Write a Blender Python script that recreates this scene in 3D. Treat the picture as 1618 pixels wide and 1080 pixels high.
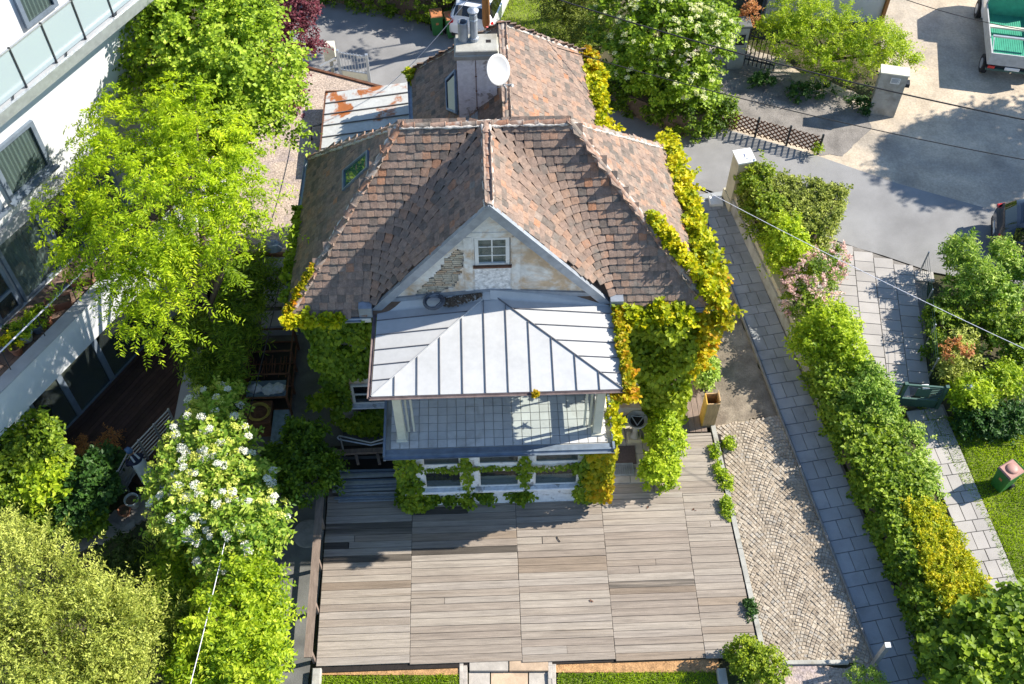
import bpy, math, random
import numpy as np
from mathutils import Vector, Matrix

random.seed(7)
RNG = np.random.default_rng(11)
for _o in list(bpy.data.objects):
    bpy.data.objects.remove(_o)
SC = bpy.context.scene
COL = SC.collection
R = math.radians
PI = math.pi

# ------------------------------------------------------------------ camera
FPX, IW, IH = 1749.0, 1618.0, 1080.0
PITCH, YAW, SLANT = R(53.8), R(2.1), 33.6
_f = Vector((math.sin(YAW)*math.cos(PITCH), math.cos(YAW)*math.cos(PITCH), -math.sin(PITCH)))
_r = Vector((math.cos(YAW), -math.sin(YAW), 0))
_u = _r.cross(_f)
CAM = -_f*SLANT
cam_d = bpy.data.cameras.new('camera')
cam = bpy.data.objects.new('camera', cam_d)
COL.objects.link(cam)
cam.matrix_world = Matrix(((_r.x, _u.x, -_f.x, CAM.x), (_r.y, _u.y, -_f.y, CAM.y), (_r.z, _u.z, -_f.z, CAM.z), (0, 0, 0, 1)))
cam_d.sensor_width = 36.0
cam_d.lens = 36.0*FPX/IW
cam_d.clip_start = 0.5
cam_d.clip_end = 600
SC.camera = cam

# ------------------------------------------------------------------ sky, sun, exposure
SUN_AZ, SUN_EL = R(12.5), R(37.5)          # azimuth counted from +X towards +Y
SUNV = Vector((math.cos(SUN_AZ)*math.cos(SUN_EL), math.sin(SUN_AZ)*math.cos(SUN_EL), math.sin(SUN_EL)))
world = bpy.data.worlds.new('World')
SC.world = world
world.use_nodes = True
wn = world.node_tree
bg = wn.nodes['Background']
sky = wn.nodes.new('ShaderNodeTexSky')
sky.sky_type = 'NISHITA'
sky.sun_disc = False
sky.sun_elevation = SUN_EL
sky.sun_rotation = PI/2 - SUN_AZ
sky.air_density = 1.0
sky.dust_density = 0.1
sky.ozone_density = 3.0
wn.links.new(sky.outputs[0], bg.inputs[0])
bg.inputs[1].default_value = 0.12
sun_d = bpy.data.lights.new('sun', 'SUN')
sun_d.energy = 5.0
sun_d.angle = R(0.5)
sun_d.color = (1.0, 0.94, 0.84)
sun = bpy.data.objects.new('sun', sun_d)
COL.objects.link(sun)
sun.location = SUNV*60
sun.rotation_euler = SUNV.to_track_quat('Z', 'Y').to_euler()
SC.view_settings.view_transform = 'Standard'
SC.view_settings.look = 'None'
SC.view_settings.exposure = 1.0
SC.view_settings.gamma = 1.0
SC.cycles.max_bounces = 8
SC.cycles.transparent_max_bounces = 12
SC.cycles.caustics_reflective = False
SC.cycles.caustics_refractive = False

# ------------------------------------------------------------------ where things stand
def ray(px, py):
    return _f + _r*((px-IW/2)/FPX) + _u*((IH/2-py)/FPX)
def G(px, py, z=0.0):
    "the point at height z on the line of sight of a photo pixel"
    d = ray(px, py); t = (z-CAM.z)/d.z
    return CAM + d*t
def GY(px, py, y):
    d = ray(px, py); t = (y-CAM.y)/d.y
    return CAM + d*t

# ------------------------------------------------------------------ mesh helpers
class MB:
    def __init__(s): s.v = []; s.f = []
    def add(s, vs, fs):
        b = len(s.v); s.v += [tuple(v) for v in vs]; s.f += [tuple(i+b for i in f) for f in fs]; return s
    def box(s, x0, x1, y0, y1, z0, z1):
        return s.add([(x0,y0,z0),(x1,y0,z0),(x1,y1,z0),(x0,y1,z0),(x0,y0,z1),(x1,y0,z1),(x1,y1,z1),(x0,y1,z1)],
                     [(0,3,2,1),(4,5,6,7),(0,1,5,4),(1,2,6,5),(2,3,7,6),(3,0,4,7)])
    def cbox(s, x0, x1, y0, y1, z0, z1, c=0.01):
        "box with chamfered top"
        v = [(x0,y0,z0),(x1,y0,z0),(x1,y1,z0),(x0,y1,z0),(x0,y0,z1-c),(x1,y0,z1-c),(x1,y1,z1-c),(x0,y1,z1-c),
             (x0+c,y0+c,z1),(x1-c,y0+c,z1),(x1-c,y1-c,z1),(x0+c,y1-c,z1)]
        return s.add(v, [(0,3,2,1),(0,1,5,4),(1,2,6,5),(2,3,7,6),(3,0,4,7),(4,5,9,8),(5,6,10,9),(6,7,11,10),(7,4,8,11),(8,9,10,11)])
    def prism(s, poly, z0, z1):
        n = len(poly)
        a = sum(poly[i][0]*poly[(i+1)%n][1]-poly[(i+1)%n][0]*poly[i][1] for i in range(n))
        if a < 0: poly = poly[::-1]
        v = [(p[0],p[1],z0) for p in poly]+[(p[0],p[1],z1) for p in poly]
        f = [tuple(range(n-1,-1,-1)), tuple(range(n,2*n))]+[(i,(i+1)%n,n+(i+1)%n,n+i) for i in range(n)]
        return s.add(v, f)
    def plate(s, pts, thick, nrm=None):
        "polygon in 3d given a thickness downwards along its normal"
        P = [Vector(p) for p in pts]
        n = Vector((0,0,0))
        for i in range(len(P)):
            n += P[i].cross(P[(i+1)%len(P)])
        n.normalize()
        if nrm is not None and n.dot(Vector(nrm)) < 0: P = P[::-1]; n = -n
        k = len(P)
        v = [p for p in P]+[p-n*thick for p in P]
        f = [tuple(range(k)), tuple(range(2*k-1,k-1,-1))]+[((i+1)%k,i,k+i,k+(i+1)%k) for i in range(k)]
        return s.add(v, f)
    def bar(s, a, b, w, h, up=(0,0,1)):
        a = Vector(a); b = Vector(b); d = (b-a).normalized(); up = Vector(up)
        if abs(d.dot(up)) > .98: up = Vector((1,0,0))
        x = d.cross(up).normalized()*(w/2); z = x.normalized().cross(d)*(h/2)
        v = [a-x-z,a+x-z,a+x+z,a-x+z,b-x-z,b+x-z,b+x+z,b-x+z]
        return s.add(v, [(0,1,2,3),(7,6,5,4),(0,4,5,1),(1,5,6,2),(2,6,7,3),(3,7,4,0)])
    def tube(s, pts, rad, n=8, cap=True):
        P = [Vector(p) for p in pts]; k = len(P)
        if not hasattr(rad, '__len__'): rad = [rad]*k
        b = len(s.v); prev = None
        for i in range(k):
            d = (P[min(i+1,k-1)]-P[max(i-1,0)]).normalized()
            if prev is None:
                x = d.cross(Vector((0,0,1)))
                if x.length < .1: x = d.cross(Vector((1,0,0)))
            else: x = prev - d*prev.dot(d)
            x.normalize(); prev = x; y = d.cross(x)
            for j in range(n):
                a = 2*PI*j/n; s.v.append(tuple(P[i]+(x*math.cos(a)+y*math.sin(a))*rad[i]))
        for i in range(k-1):
            for j in range(n):
                s.f.append((b+i*n+j, b+i*n+(j+1)%n, b+(i+1)*n+(j+1)%n, b+(i+1)*n+j))
        if cap:
            s.f.append(tuple(b+j for j in range(n-1,-1,-1))); s.f.append(tuple(b+(k-1)*n+j for j in range(n)))
        return s
    def lathe(s, prof, c=(0,0,0), n=16):
        b = len(s.v)
        for r, z in prof:
            for j in range(n):
                a = 2*PI*j/n; s.v.append((c[0]+r*math.cos(a), c[1]+r*math.sin(a), c[2]+z))
        for i in range(len(prof)-1):
            for j in range(n):
                s.f.append((b+i*n+j, b+i*n+(j+1)%n, b+(i+1)*n+(j+1)%n, b+(i+1)*n+j))
        s.f.append(tuple(b+j for j in range(n-1,-1,-1))); s.f.append(tuple(b+(len(prof)-1)*n+j for j in range(n)))
        return s
    def mesh(s, name, mat, off=(0,0,0), smooth=False):
        me = bpy.data.meshes.new(name)
        me.from_pydata([(v[0]-off[0], v[1]-off[1], v[2]-off[2]) for v in s.v], [], s.f)
        if mat is not None: me.materials.append(M[mat] if isinstance(mat, str) else mat)
        if smooth: me.polygons.foreach_set('use_smooth', [True]*len(me.polygons))
        me.update()
        return me
    def build(s, name, mat, parent=None, smooth=False, at=None):
        "one mesh object; under a parent the points are given in the frame of the parent's thing"
        off = (0,0,0)
        if parent is not None and parent.get('_w'): off = WOFF[parent.name]
        if parent is None:
            if at is None:
                a = np.array(s.v); at = ((a[:,0].min()+a[:,0].max())/2, (a[:,1].min()+a[:,1].max())/2, a[:,2].min())
            off = at
        o = bpy.data.objects.new(name, s.mesh(name, mat, off, smooth))
        COL.objects.link(o)
        if parent is not None:
            o.parent = parent
            if parent.get('_w'): o['_w'] = 1; WOFF[o.name] = off
        else:
            o.location = at; o['_w'] = 1; WOFF[o.name] = tuple(at)
        return o
WOFF = {}
def tag(o, label=None, cat=None, group=None, kind=None):
    if label: o['label'] = label
    if cat: o['category'] = cat
    if group: o['group'] = group
    if kind: o['kind'] = kind
    return o
def thing(name, label, cat, loc, rotz=None, group=None, kind=None):
    "an Empty; without rotz its parts are given in world coordinates, with rotz in its own frame"
    o = bpy.data.objects.new(name, None); COL.objects.link(o)
    o.empty_display_size = .2
    o.location = loc
    if rotz is None: o['_w'] = 1; WOFF[o.name] = tuple(loc)
    else: o.rotation_euler = (0,0,rotz)
    return tag(o, label, cat, group, kind)
def piece(name, me, parent, mat4):
    "a piece that shares its mesh, placed by a world matrix (or in the parent's own frame)"
    o = bpy.data.objects.new(name, me); COL.objects.link(o); o.parent = parent
    if parent.get('_w'):
        w = WOFF[parent.name]; mat4 = Matrix.Translation((-w[0],-w[1],-w[2])) @ mat4
    o.matrix_basis = mat4
    return o
def copy_tree(o, parent=None):
    c = o.copy(); COL.objects.link(c); c.parent = parent
    for ch in list(o.children): copy_tree(ch, c)
    return c
def basis(x, y, z, p, s=(1,1,1)):
    return Matrix(((x.x*s[0],y.x*s[1],z.x*s[2],p[0]),(x.y*s[0],y.y*s[1],z.y*s[2],p[1]),(x.z*s[0],y.z*s[1],z.z*s[2],p[2]),(0,0,0,1)))
def trs(p, rz=0, s=(1,1,1)):
    return Matrix.Translation(p) @ Matrix.Rotation(rz,4,'Z') @ Matrix.Diagonal((s[0],s[1],s[2],1))
def rnd(a, b): return random.uniform(a, b)

# ------------------------------------------------------------------ materials
M = {}
def mat(name, col, rough=.8, var=.25, scale=6.0, bump=.3, bscale=None, col2=None, c2scale=1.2, c2lo=.5, c2hi=.65, orand=0.0, metal=0.0, spec=.3,
        stretch=None, tint=None, detail=6.0, fine=None):
    m = bpy.data.materials.new(name); m.use_nodes = True; nt = m.node_tree; N = nt.nodes; Lk = nt.links
    p = N['Principled BSDF']
    p.inputs['Roughness'].default_value = rough; p.inputs['Metallic'].default_value = metal
    p.inputs['Specular IOR Level'].default_value = spec
    geo = N.new('ShaderNodeNewGeometry'); vec = geo.outputs['Position']
    if stretch:
        mp = N.new('ShaderNodeMapping'); mp.inputs['Scale'].default_value = stretch; Lk.new(vec, mp.inputs[0]); vec = mp.outputs[0]
    def noise(sc, det=detail, dist=0.0):
        n = N.new('ShaderNodeTexNoise'); n.inputs['Scale'].default_value = sc; n.inputs['Detail'].default_value = det
        n.inputs['Roughness'].default_value = .62; n.inputs['Distortion'].default_value = dist
        Lk.new(vec, n.inputs['Vector']); return n
    def ramp(src, lo, hi, a, b):
        r = N.new('ShaderNodeMapRange'); r.inputs[1].default_value = lo; r.inputs[2].default_value = hi
        r.inputs[3].default_value = a; r.inputs[4].default_value = b; Lk.new(src, r.inputs[0]); return r.outputs[0]
    n1 = noise(scale)
    val = ramp(n1.outputs[0], .3, .7, 1-var, 1+var)
    if fine:
        nf = noise(fine[0], 3.0)
        v2 = ramp(nf.outputs[0], .3, .7, 1-fine[1], 1+fine[1])
        mm = N.new('ShaderNodeMath'); mm.operation = 'MULTIPLY'; Lk.new(val, mm.inputs[0]); Lk.new(v2, mm.inputs[1]); val = mm.outputs[0]
    base = N.new('ShaderNodeRGB'); base.outputs[0].default_value = (*col, 1); c = base.outputs[0]
    rv = None
    if orand or tint:
        oi = N.new('ShaderNodeObjectInfo'); rv = oi.outputs['Random']
        at = N.new('ShaderNodeAttribute'); at.attribute_name = 'tint'
        ad = N.new('ShaderNodeMath'); ad.operation = 'ADD'; Lk.new(rv, ad.inputs[0]); Lk.new(at.outputs['Fac'], ad.inputs[1])
        fr = N.new('ShaderNodeMath'); fr.operation = 'FRACT'; Lk.new(ad.outputs[0], fr.inputs[0]); rv = fr.outputs[0]
    if tint:
        cr = N.new('ShaderNodeValToRGB'); el = cr.color_ramp.elements
        cr.color_ramp.interpolation = 'LINEAR'
        while len(el) < len(tint): el.new(.5)
        for i, (pos, cc) in enumerate(tint): el[i].position = pos; el[i].color = (*cc, 1)
        Lk.new(rv, cr.inputs[0]); c = cr.outputs[0]
    if col2:
        n2 = noise(c2scale, 8.0, .4)
        fac = ramp(n2.outputs[0], c2lo, c2hi, 0, 1)
        mx = N.new('ShaderNodeMix'); mx.data_type = 'RGBA'; Lk.new(fac, mx.inputs[0]); Lk.new(c, mx.inputs[6]); mx.inputs[7].default_value = (*col2, 1); c = mx.outputs[2]
    if orand:
        ov = ramp(rv, 0, 1, 1-orand, 1+orand)
        mm = N.new('ShaderNodeMath'); mm.operation = 'MULTIPLY'; Lk.new(val, mm.inputs[0]); Lk.new(ov, mm.inputs[1]); val = mm.outputs[0]
    sc = N.new('ShaderNodeVectorMath'); sc.operation = 'SCALE'; Lk.new(c, sc.inputs[0]); Lk.new(val, sc.inputs['Scale'])
    Lk.new(sc.outputs[0], p.inputs['Base Color'])
    if bump:
        nb = noise(bscale or scale*3, 8.0)
        b = N.new('ShaderNodeBump'); b.inputs['Strength'].default_value = bump; b.inputs['Distance'].default_value = .03
        Lk.new(nb.outputs[0], b.inputs['Height']); Lk.new(b.outputs[0], p.inputs['Normal'])
    M[name] = m
    return m
LEAFK = (1.6,1.6,1.25)
def leafmat(name, cols, transl=.35, rough=.5):
    m = bpy.data.materials.new(name); m.use_nodes = True; nt = m.node_tree; N = nt.nodes; Lk = nt.links
    p = N['Principled BSDF']; p.inputs['Roughness'].default_value = rough; p.inputs['Specular IOR Level'].default_value = .25
    at = N.new('ShaderNodeAttribute'); at.attribute_name = 'tint'
    cr = N.new('ShaderNodeValToRGB'); el = cr.color_ramp.elements
    while len(el) < len(cols): el.new(.5)
    for i, cc in enumerate(cols): el[i].position = i/(len(cols)-1); el[i].color = (*[min(.8,q*k) for q,k in zip(cc,LEAFK)], 1)
    Lk.new(at.outputs['Fac'], cr.inputs[0]); Lk.new(cr.outputs[0], p.inputs['Base Color'])
    t = N.new('ShaderNodeBsdfTranslucent')
    hs = N.new('ShaderNodeHueSaturation'); hs.inputs['Saturation'].default_value = 1.1; hs.inputs['Value'].default_value = 1.35
    Lk.new(cr.outputs[0], hs.inputs['Color']); Lk.new(hs.outputs[0], t.inputs['Color'])
    mx = N.new('ShaderNodeMixShader'); mx.inputs[0].default_value = transl
    Lk.new(p.outputs[0], mx.inputs[1]); Lk.new(t.outputs[0], mx.inputs[2])
    Lk.new(mx.outputs[0], N['Material Output'].inputs['Surface'])
    M[name] = m
def glassmat(name, col, clear=.0, rough=.03, tintc=(.9,.95,.93)):
    "window glass: a reflecting dark sheet, or (clear) a see-through one"
    m = bpy.data.materials.new(name); m.use_nodes = True; nt = m.node_tree; N = nt.nodes; Lk = nt.links
    p = N['Principled BSDF']; p.inputs['Base Color'].default_value = (*col, 1); p.inputs['Roughness'].default_value = rough
    p.inputs['Specular IOR Level'].default_value = .8
    if clear:
        t = N.new('ShaderNodeBsdfTransparent'); t.inputs[0].default_value = (*tintc, 1)
        mx = N.new('ShaderNodeMixShader'); mx.inputs[0].default_value = clear
        Lk.new(p.outputs[0], mx.inputs[1]); Lk.new(t.outputs[0], mx.inputs[2]); Lk.new(mx.outputs[0], N['Material Output'].inputs['Surface'])
    M[name] = m

mat('ground', (.075,.065,.035), .95, .4, 1.5, .6, 14, col2=(.035,.06,.015), c2scale=.8)
mat('asphalt', (.25,.245,.24), .9, .16, .6, .25, 60, col2=(.19,.185,.18), c2scale=.25, c2lo=.45, c2hi=.7, fine=(40,.12))
mat('forecourt', (.48,.395,.295), .95, .22, .9, .5, 12, col2=(.34,.295,.24), c2scale=.35, c2lo=.42, c2hi=.62, fine=(14,.16))
mat('grit', (.21,.19,.17), .95, .3, 2.0, .6, 20, fine=(30,.25))
mat('driveway_soil', (.17,.14,.105), .95, .35, 2.2, .7, 16, col2=(.26,.22,.165), c2scale=.8, fine=(28,.2))
mat('gravel', (.42,.335,.27), .95, .15, 2.0, 1.0, 20, col2=(.33,.27,.26), c2scale=1.2, fine=(17,.42))
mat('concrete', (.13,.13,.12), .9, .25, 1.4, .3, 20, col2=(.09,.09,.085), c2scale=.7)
mat('pale_concrete', (.36,.35,.31), .9, .2, 3.0, .3, 20, col2=(.27,.25,.2), c2scale=2)
mat('lawn_soil', (.14,.17,.035), .95, .4, 3.0, .6, 30)
mat('dry_grass', (.42,.24,.11), .95, .35, 7, .8, 40, fine=(40,.35))
mat('slab', (.30,.31,.315), .85, .12, 1.5, .15, 30, col2=(.24,.25,.25), c2scale=1.1, orand=.10, fine=(50,.07))
mat('pale_slab', (.36,.335,.31), .85, .1, 1.5, .15, 30, orand=.08, fine=(50,.06))
mat('sett', (.3,.25,.19), .85, .2, 6, .3, 30, tint=[(0,(.26,.215,.165)),(.4,(.36,.30,.23)),(.75,(.43,.37,.29)),(1,(.31,.28,.24))], orand=0, col2=(.29,.225,.155), c2scale=.7, c2lo=.5, c2hi=.75)
mat('wood', (.27,.215,.165), .8, .26, 2.0, .45, 14, stretch=(.35,7,7), tint=[(0,(.25,.205,.165)),(.3,(.285,.24,.195)),(.6,(.32,.275,.225)),(.86,(.30,.26,.22)),(.95,(.25,.195,.145)),(1,(.2,.155,.115))], col2=(.17,.13,.09), c2scale=.5, c2lo=.6, c2hi=.8, fine=(9,.14))
mat('damp_wood', (.09,.075,.06), .6, .35, 2.0, .4, 14, stretch=(.35,7,7), orand=.35, col2=(.2,.165,.13), c2scale=.6, c2lo=.5, c2hi=.65)
mat('joint_sand', (.32,.265,.195), .95, .25, 3, .4, 30)
mat('dark_wood', (.055,.03,.025), .7, .25, 2, .3, 10, orand=.25)
mat('rail_wood', (.2,.15,.12), .8, .25, 4, .3, 20, stretch=(4,.7,4))
mat('raw_wood', (.42,.28,.14), .75, .25, 4, .3, 14, stretch=(5,5,.8))
mat('yellow_paint', (.55,.33,.05), .6, .2, 5, .1)
_T = [(0,(.12,.10,.085)),(.18,(.175,.13,.105)),(.42,(.225,.155,.12)),(.68,(.25,.18,.14)),(.86,(.265,.175,.125)),(.955,(.285,.17,.115)),(.985,(.34,.16,.085)),(1,(.21,.19,.165))]
mat('tile', (.2,.1,.07), .85, .28, 9, .35, 30, tint=_T, col2=(.155,.14,.12), c2scale=2.0, c2lo=.52, c2hi=.74, fine=(38,.16))
mat('underlay', (.12,.08,.058), .95, .2, 5, .1)
mat('cap', (.25,.16,.12), .85, .3, 6, .4, 20, tint=[(0,(.2,.17,.14)),(.35,(.26,.16,.115)),(.7,(.33,.17,.105)),(1,(.27,.235,.2))], col2=(.36,.32,.28), c2scale=4, c2lo=.5, c2hi=.66)
mat('mortar', (.5,.46,.41), .9, .25, 8, .8, 20, col2=(.2,.18,.15), c2scale=3, c2lo=.52, c2hi=.7)
mat('plaster', (.66,.64,.60), .9, .14, 3, .25, 14, col2=(.52,.38,.25), c2scale=1.0, c2lo=.47, c2hi=.58, fine=(9,.1))
mat('cream_plaster', (.50,.45,.32), .85, .12, 2, .15, 20, col2=(.36,.32,.23), c2scale=1.2, c2lo=.5, c2hi=.75)
mat('rough_plaster', (.66,.64,.62), .95, .45, 9, .9, 14)
mat('brick', (.33,.275,.2), .9, .3, 9, .5, 24, tint=[(0,(.36,.31,.24)),(.6,(.46,.41,.32)),(1,(.42,.29,.19))])
mat('white_wall', (.60,.61,.62), .85, .05, 2, .05, 30)
mat('grey_render', (.35,.36,.37), .85, .1, 2, .1, 30)
mat('zinc', (.44,.44,.435), .55, .07, 1.0, .05, 8, metal=.0, spec=.4, col2=(.39,.39,.385), c2scale=1.4, c2lo=.5, c2hi=.8, fine=(7,.04))
mat('seam', (.13,.13,.14), .5, .2, 5, 0)
mat('gutter', (.30,.33,.37), .45, .2, 5, .1, metal=.4)
mat('old_gutter', (.14,.105,.10), .7, .3, 7, .2)
mat('dark_metal', (.035,.04,.045), .5, .25, 6, .1, metal=.3)
mat('bluegrey', (.17,.21,.26), .5, .2, 4, .1, metal=.2)
mat('galv', (.42,.44,.46), .45, .15, 6, .08, metal=.6)
mat('rust_sheet', (.50,.50,.48), .7, .08, 2, .15, 16, col2=(.36,.12,.035), c2scale=.8, c2lo=.55, c2hi=.6, fine=(8,.06))
mat('rusty', (.13,.06,.035), .85, .4, 7, .5, 20)
mat('floor_tile', (.56,.55,.53), .6, .08, 3, .08, 20, orand=.09, col2=(.36,.34,.31), c2scale=1.6, c2lo=.52, c2hi=.75)
mat('paint_white', (.68,.67,.64), .6, .1, 5, .1, 20, col2=(.42,.4,.36), c2scale=5, c2lo=.58, c2hi=.68)
mat('cream_paint', (.60,.57,.46), .6, .1, 4, .1)
mat('peeling', (.72,.73,.75), .8, .15, 8, .4, 20, col2=(.34,.32,.3), c2scale=3, c2lo=.57, c2hi=.64)
mat('interior', (.09,.07,.05), .9, .5, 1.3, 0)
mat('pale_interior', (.42,.36,.24), .9, .3, 1.0, 0, col2=(.12,.09,.06), c2scale=1.0, c2lo=.5, c2hi=.6)
mat('stone', (.25,.235,.215), .9, .25, 4, .5, 14, orand=.15)
mat('warm_stone', (.45,.33,.225), .9, .18, 4, .3, 14, orand=.12)
mat('grey_stone', (.40,.36,.31), .9, .18, 4, .3, 14, orand=.1)
mat('rubber', (.02,.02,.022), .8, .2, 8, .1)
mat('mat_fibre', (.10,.075,.07), .95, .2, 20, .4, 60)
mat('bin_green', (.035,.15,.045), .45, .1, 4, .05)
mat('bin_lid', (.38,.21,.17), .5, .12, 4, .05)
mat('bin_orange', (.42,.17,.07), .6, .2, 6, .05)
mat('gate_green', (.055,.11,.09), .5, .15, 5, .1)
mat('terracotta', (.38,.17,.10), .85, .2, 6, .2)
mat('glaze', (.62,.66,.68), .3, .1, 4, 0)
mat('skin', (.45,.28,.2), .6, .1, 6, 0)
mat('denim', (.07,.13,.24), .9, .2, 9, .2)
mat('navy', (.02,.025,.05), .9, .2, 9, .2)
mat('apron', (.42,.45,.47), .9, .1, 9, .2)
mat('hair', (.05,.03,.02), .8, .3, 20, .2)
mat('hose', (.36,.28,.06), .6, .2, 6, 0)
mat('cable_grey', (.09,.10,.12), .6, .1, 6, 0)
mat('cable_black', (.02,.02,.022), .6, .1, 6, 0)
mat('cable_white', (.62,.62,.68), .5, .1, 6, 0)
mat('bark', (.13,.10,.075), .95, .35, 8, .8, 20, stretch=(4,4,1))
mat('pole_wood', (.36,.17,.06), .85, .25, 5, .4, 20, stretch=(6,6,.6))
mat('petal', (.72,.68,.58), .7, .12, 20, 0)
mat('truck_grey', (.42,.42,.41), .5, .15, 5, .05)
mat('truck_green', (.05,.30,.19), .55, .15, 5, .1)
mat('plate', (.7,.7,.7), .5, .05, 5, 0)
mat('red_lamp', (.55,.02,.02), .25, .1, 5, 0, spec=.6)
mat('curtain', (.30,.36,.35), .9, .3, 3, .2, stretch=(6,6,.2))
mat('sand_floor', (.24,.23,.2), .7, .1, 3, 0)
mat('terrace_tile', (.20,.135,.105), .85, .25, 3, .2, 20, orand=.12)
mat('debris', (.13,.095,.065), .95, .5, 14, .8, 30)
mat('junk_blue', (.16,.22,.28), .7, .3, 6, .2)
mat('bag_white', (.5,.52,.55), .7, .2, 8, .4)
mat('stain', (.02,.015,.012), .6, .3, 8, .2)
glassmat('dark_glass', (.012,.014,.016))
glassmat('green_reflection', (.03,.10,.06))  # green reflection in the roof window, painted as the pane's base colour
glassmat('clear_glass', (.55,.62,.62), clear=.84)
glassmat('frosted_glass', (.36,.43,.45), clear=.12, rough=.2)
glassmat('room_glass', (.05,.06,.06), clear=.72)
def paint(name, col, rough=.25, coat=.6):
    m = bpy.data.materials.new(name); m.use_nodes = True; p = m.node_tree.nodes['Principled BSDF']
    p.inputs['Base Color'].default_value = (*col,1); p.inputs['Roughness'].default_value = rough; p.inputs['Coat Weight'].default_value = coat
    M[name] = m
paint('car_dark', (.012,.018,.03)); paint('car_white', (.75,.76,.78)); paint('dish_white', (.46,.46,.455), .5, .1)

leafmat('lf_maple', [(.045,.085,.007),(.11,.175,.012),(.20,.28,.025),(.30,.37,.055)])
leafmat('lf_locust', [(.08,.13,.005),(.17,.25,.008),(.28,.36,.012),(.40,.45,.025)], .45)
leafmat('lf_purple', [(.035,.012,.018),(.08,.02,.035),(.15,.04,.065)])
leafmat('lf_green', [(.03,.06,.006),(.07,.12,.010),(.14,.20,.018),(.22,.28,.03)])
leafmat('lf_dark', [(.012,.035,.008),(.025,.065,.012),(.05,.10,.02)], .25)
leafmat('lf_blue', [(.02,.055,.025),(.05,.11,.05),(.10,.17,.08)], .25)
leafmat('lf_olive', [(.06,.08,.012),(.15,.18,.03),(.26,.285,.065),(.34,.36,.11)], .3)
leafmat('lf_lime', [(.06,.115,.006),(.14,.21,.010),(.24,.31,.016),(.34,.39,.04)], .4)
leafmat('lf_gold', [(.11,.15,.005),(.24,.27,.008),(.36,.34,.012),(.46,.36,.02)], .4)
leafmat('lf_ivy', [(.03,.06,.004),(.065,.11,.006),(.12,.17,.010),(.19,.23,.016)], .3)
leafmat('lf_youngivy', [(.08,.12,.004),(.18,.22,.006),(.31,.32,.010),(.42,.36,.014)], .4)
leafmat('lf_orange', [(.15,.17,.006),(.28,.25,.008),(.36,.25,.010),(.36,.16,.014)], .4)
leafmat('lf_pink', [(.20,.12,.13),(.42,.26,.29),(.58,.42,.44)], .3)
leafmat('lf_elder', [(.04,.09,.010),(.10,.175,.020),(.20,.27,.04),(.34,.37,.09)], .35)
leafmat('lf_bud', [(.26,.32,.06),(.38,.40,.10),(.48,.46,.16)], .3)
leafmat('lf_grass', [(.12,.19,.012),(.20,.28,.02),(.28,.35,.035)], .4)
leafmat('lf_shade_dark', [(.015,.03,.006),(.03,.055,.010),(.055,.085,.015)], .3)  # leaf colours darkened to look shaded
leafmat('lf_rust', [(.16,.07,.03),(.30,.12,.05),(.36,.20,.08)], .3)
leafmat('lf_feather', [(.05,.10,.012),(.12,.20,.025),(.22,.30,.05),(.33,.38,.12)], .35)
# ================================================================== THE HOUSE
HOUSE = thing('house', 'old villa with hipped clay tile roof, white gable and ivy covered walls', 'house', (-.5, 0, 0))
ZE, ZR = 5.4, 9.05                       # eaves and ridge
RL, RR = Vector((-2.66,-.24,ZR)), Vector((1.36,-.24,ZR))
FL, FR = Vector((-5.64,-3.03,ZE)), Vector((4.75,-3.03,ZE))
BL, BR = Vector((-5.48,2.54,ZE)), Vector((4.4,2.54,ZE))
XG, GW, YV = -.62, 2.98, -2.93           # gable axis, half width, verge plane
DY = RL.y-FL.y
# ---- walls
w = MB(); w.box(-5.25,4.35,-2.66,2.2,-.3,5.32); w.build('wall', 'plaster', HOUSE)
w = MB(); w.box(-2.45,2.4,2.2,6.6,-.3,4.5); w.build('rear_wall', 'plaster', HOUSE)

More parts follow.
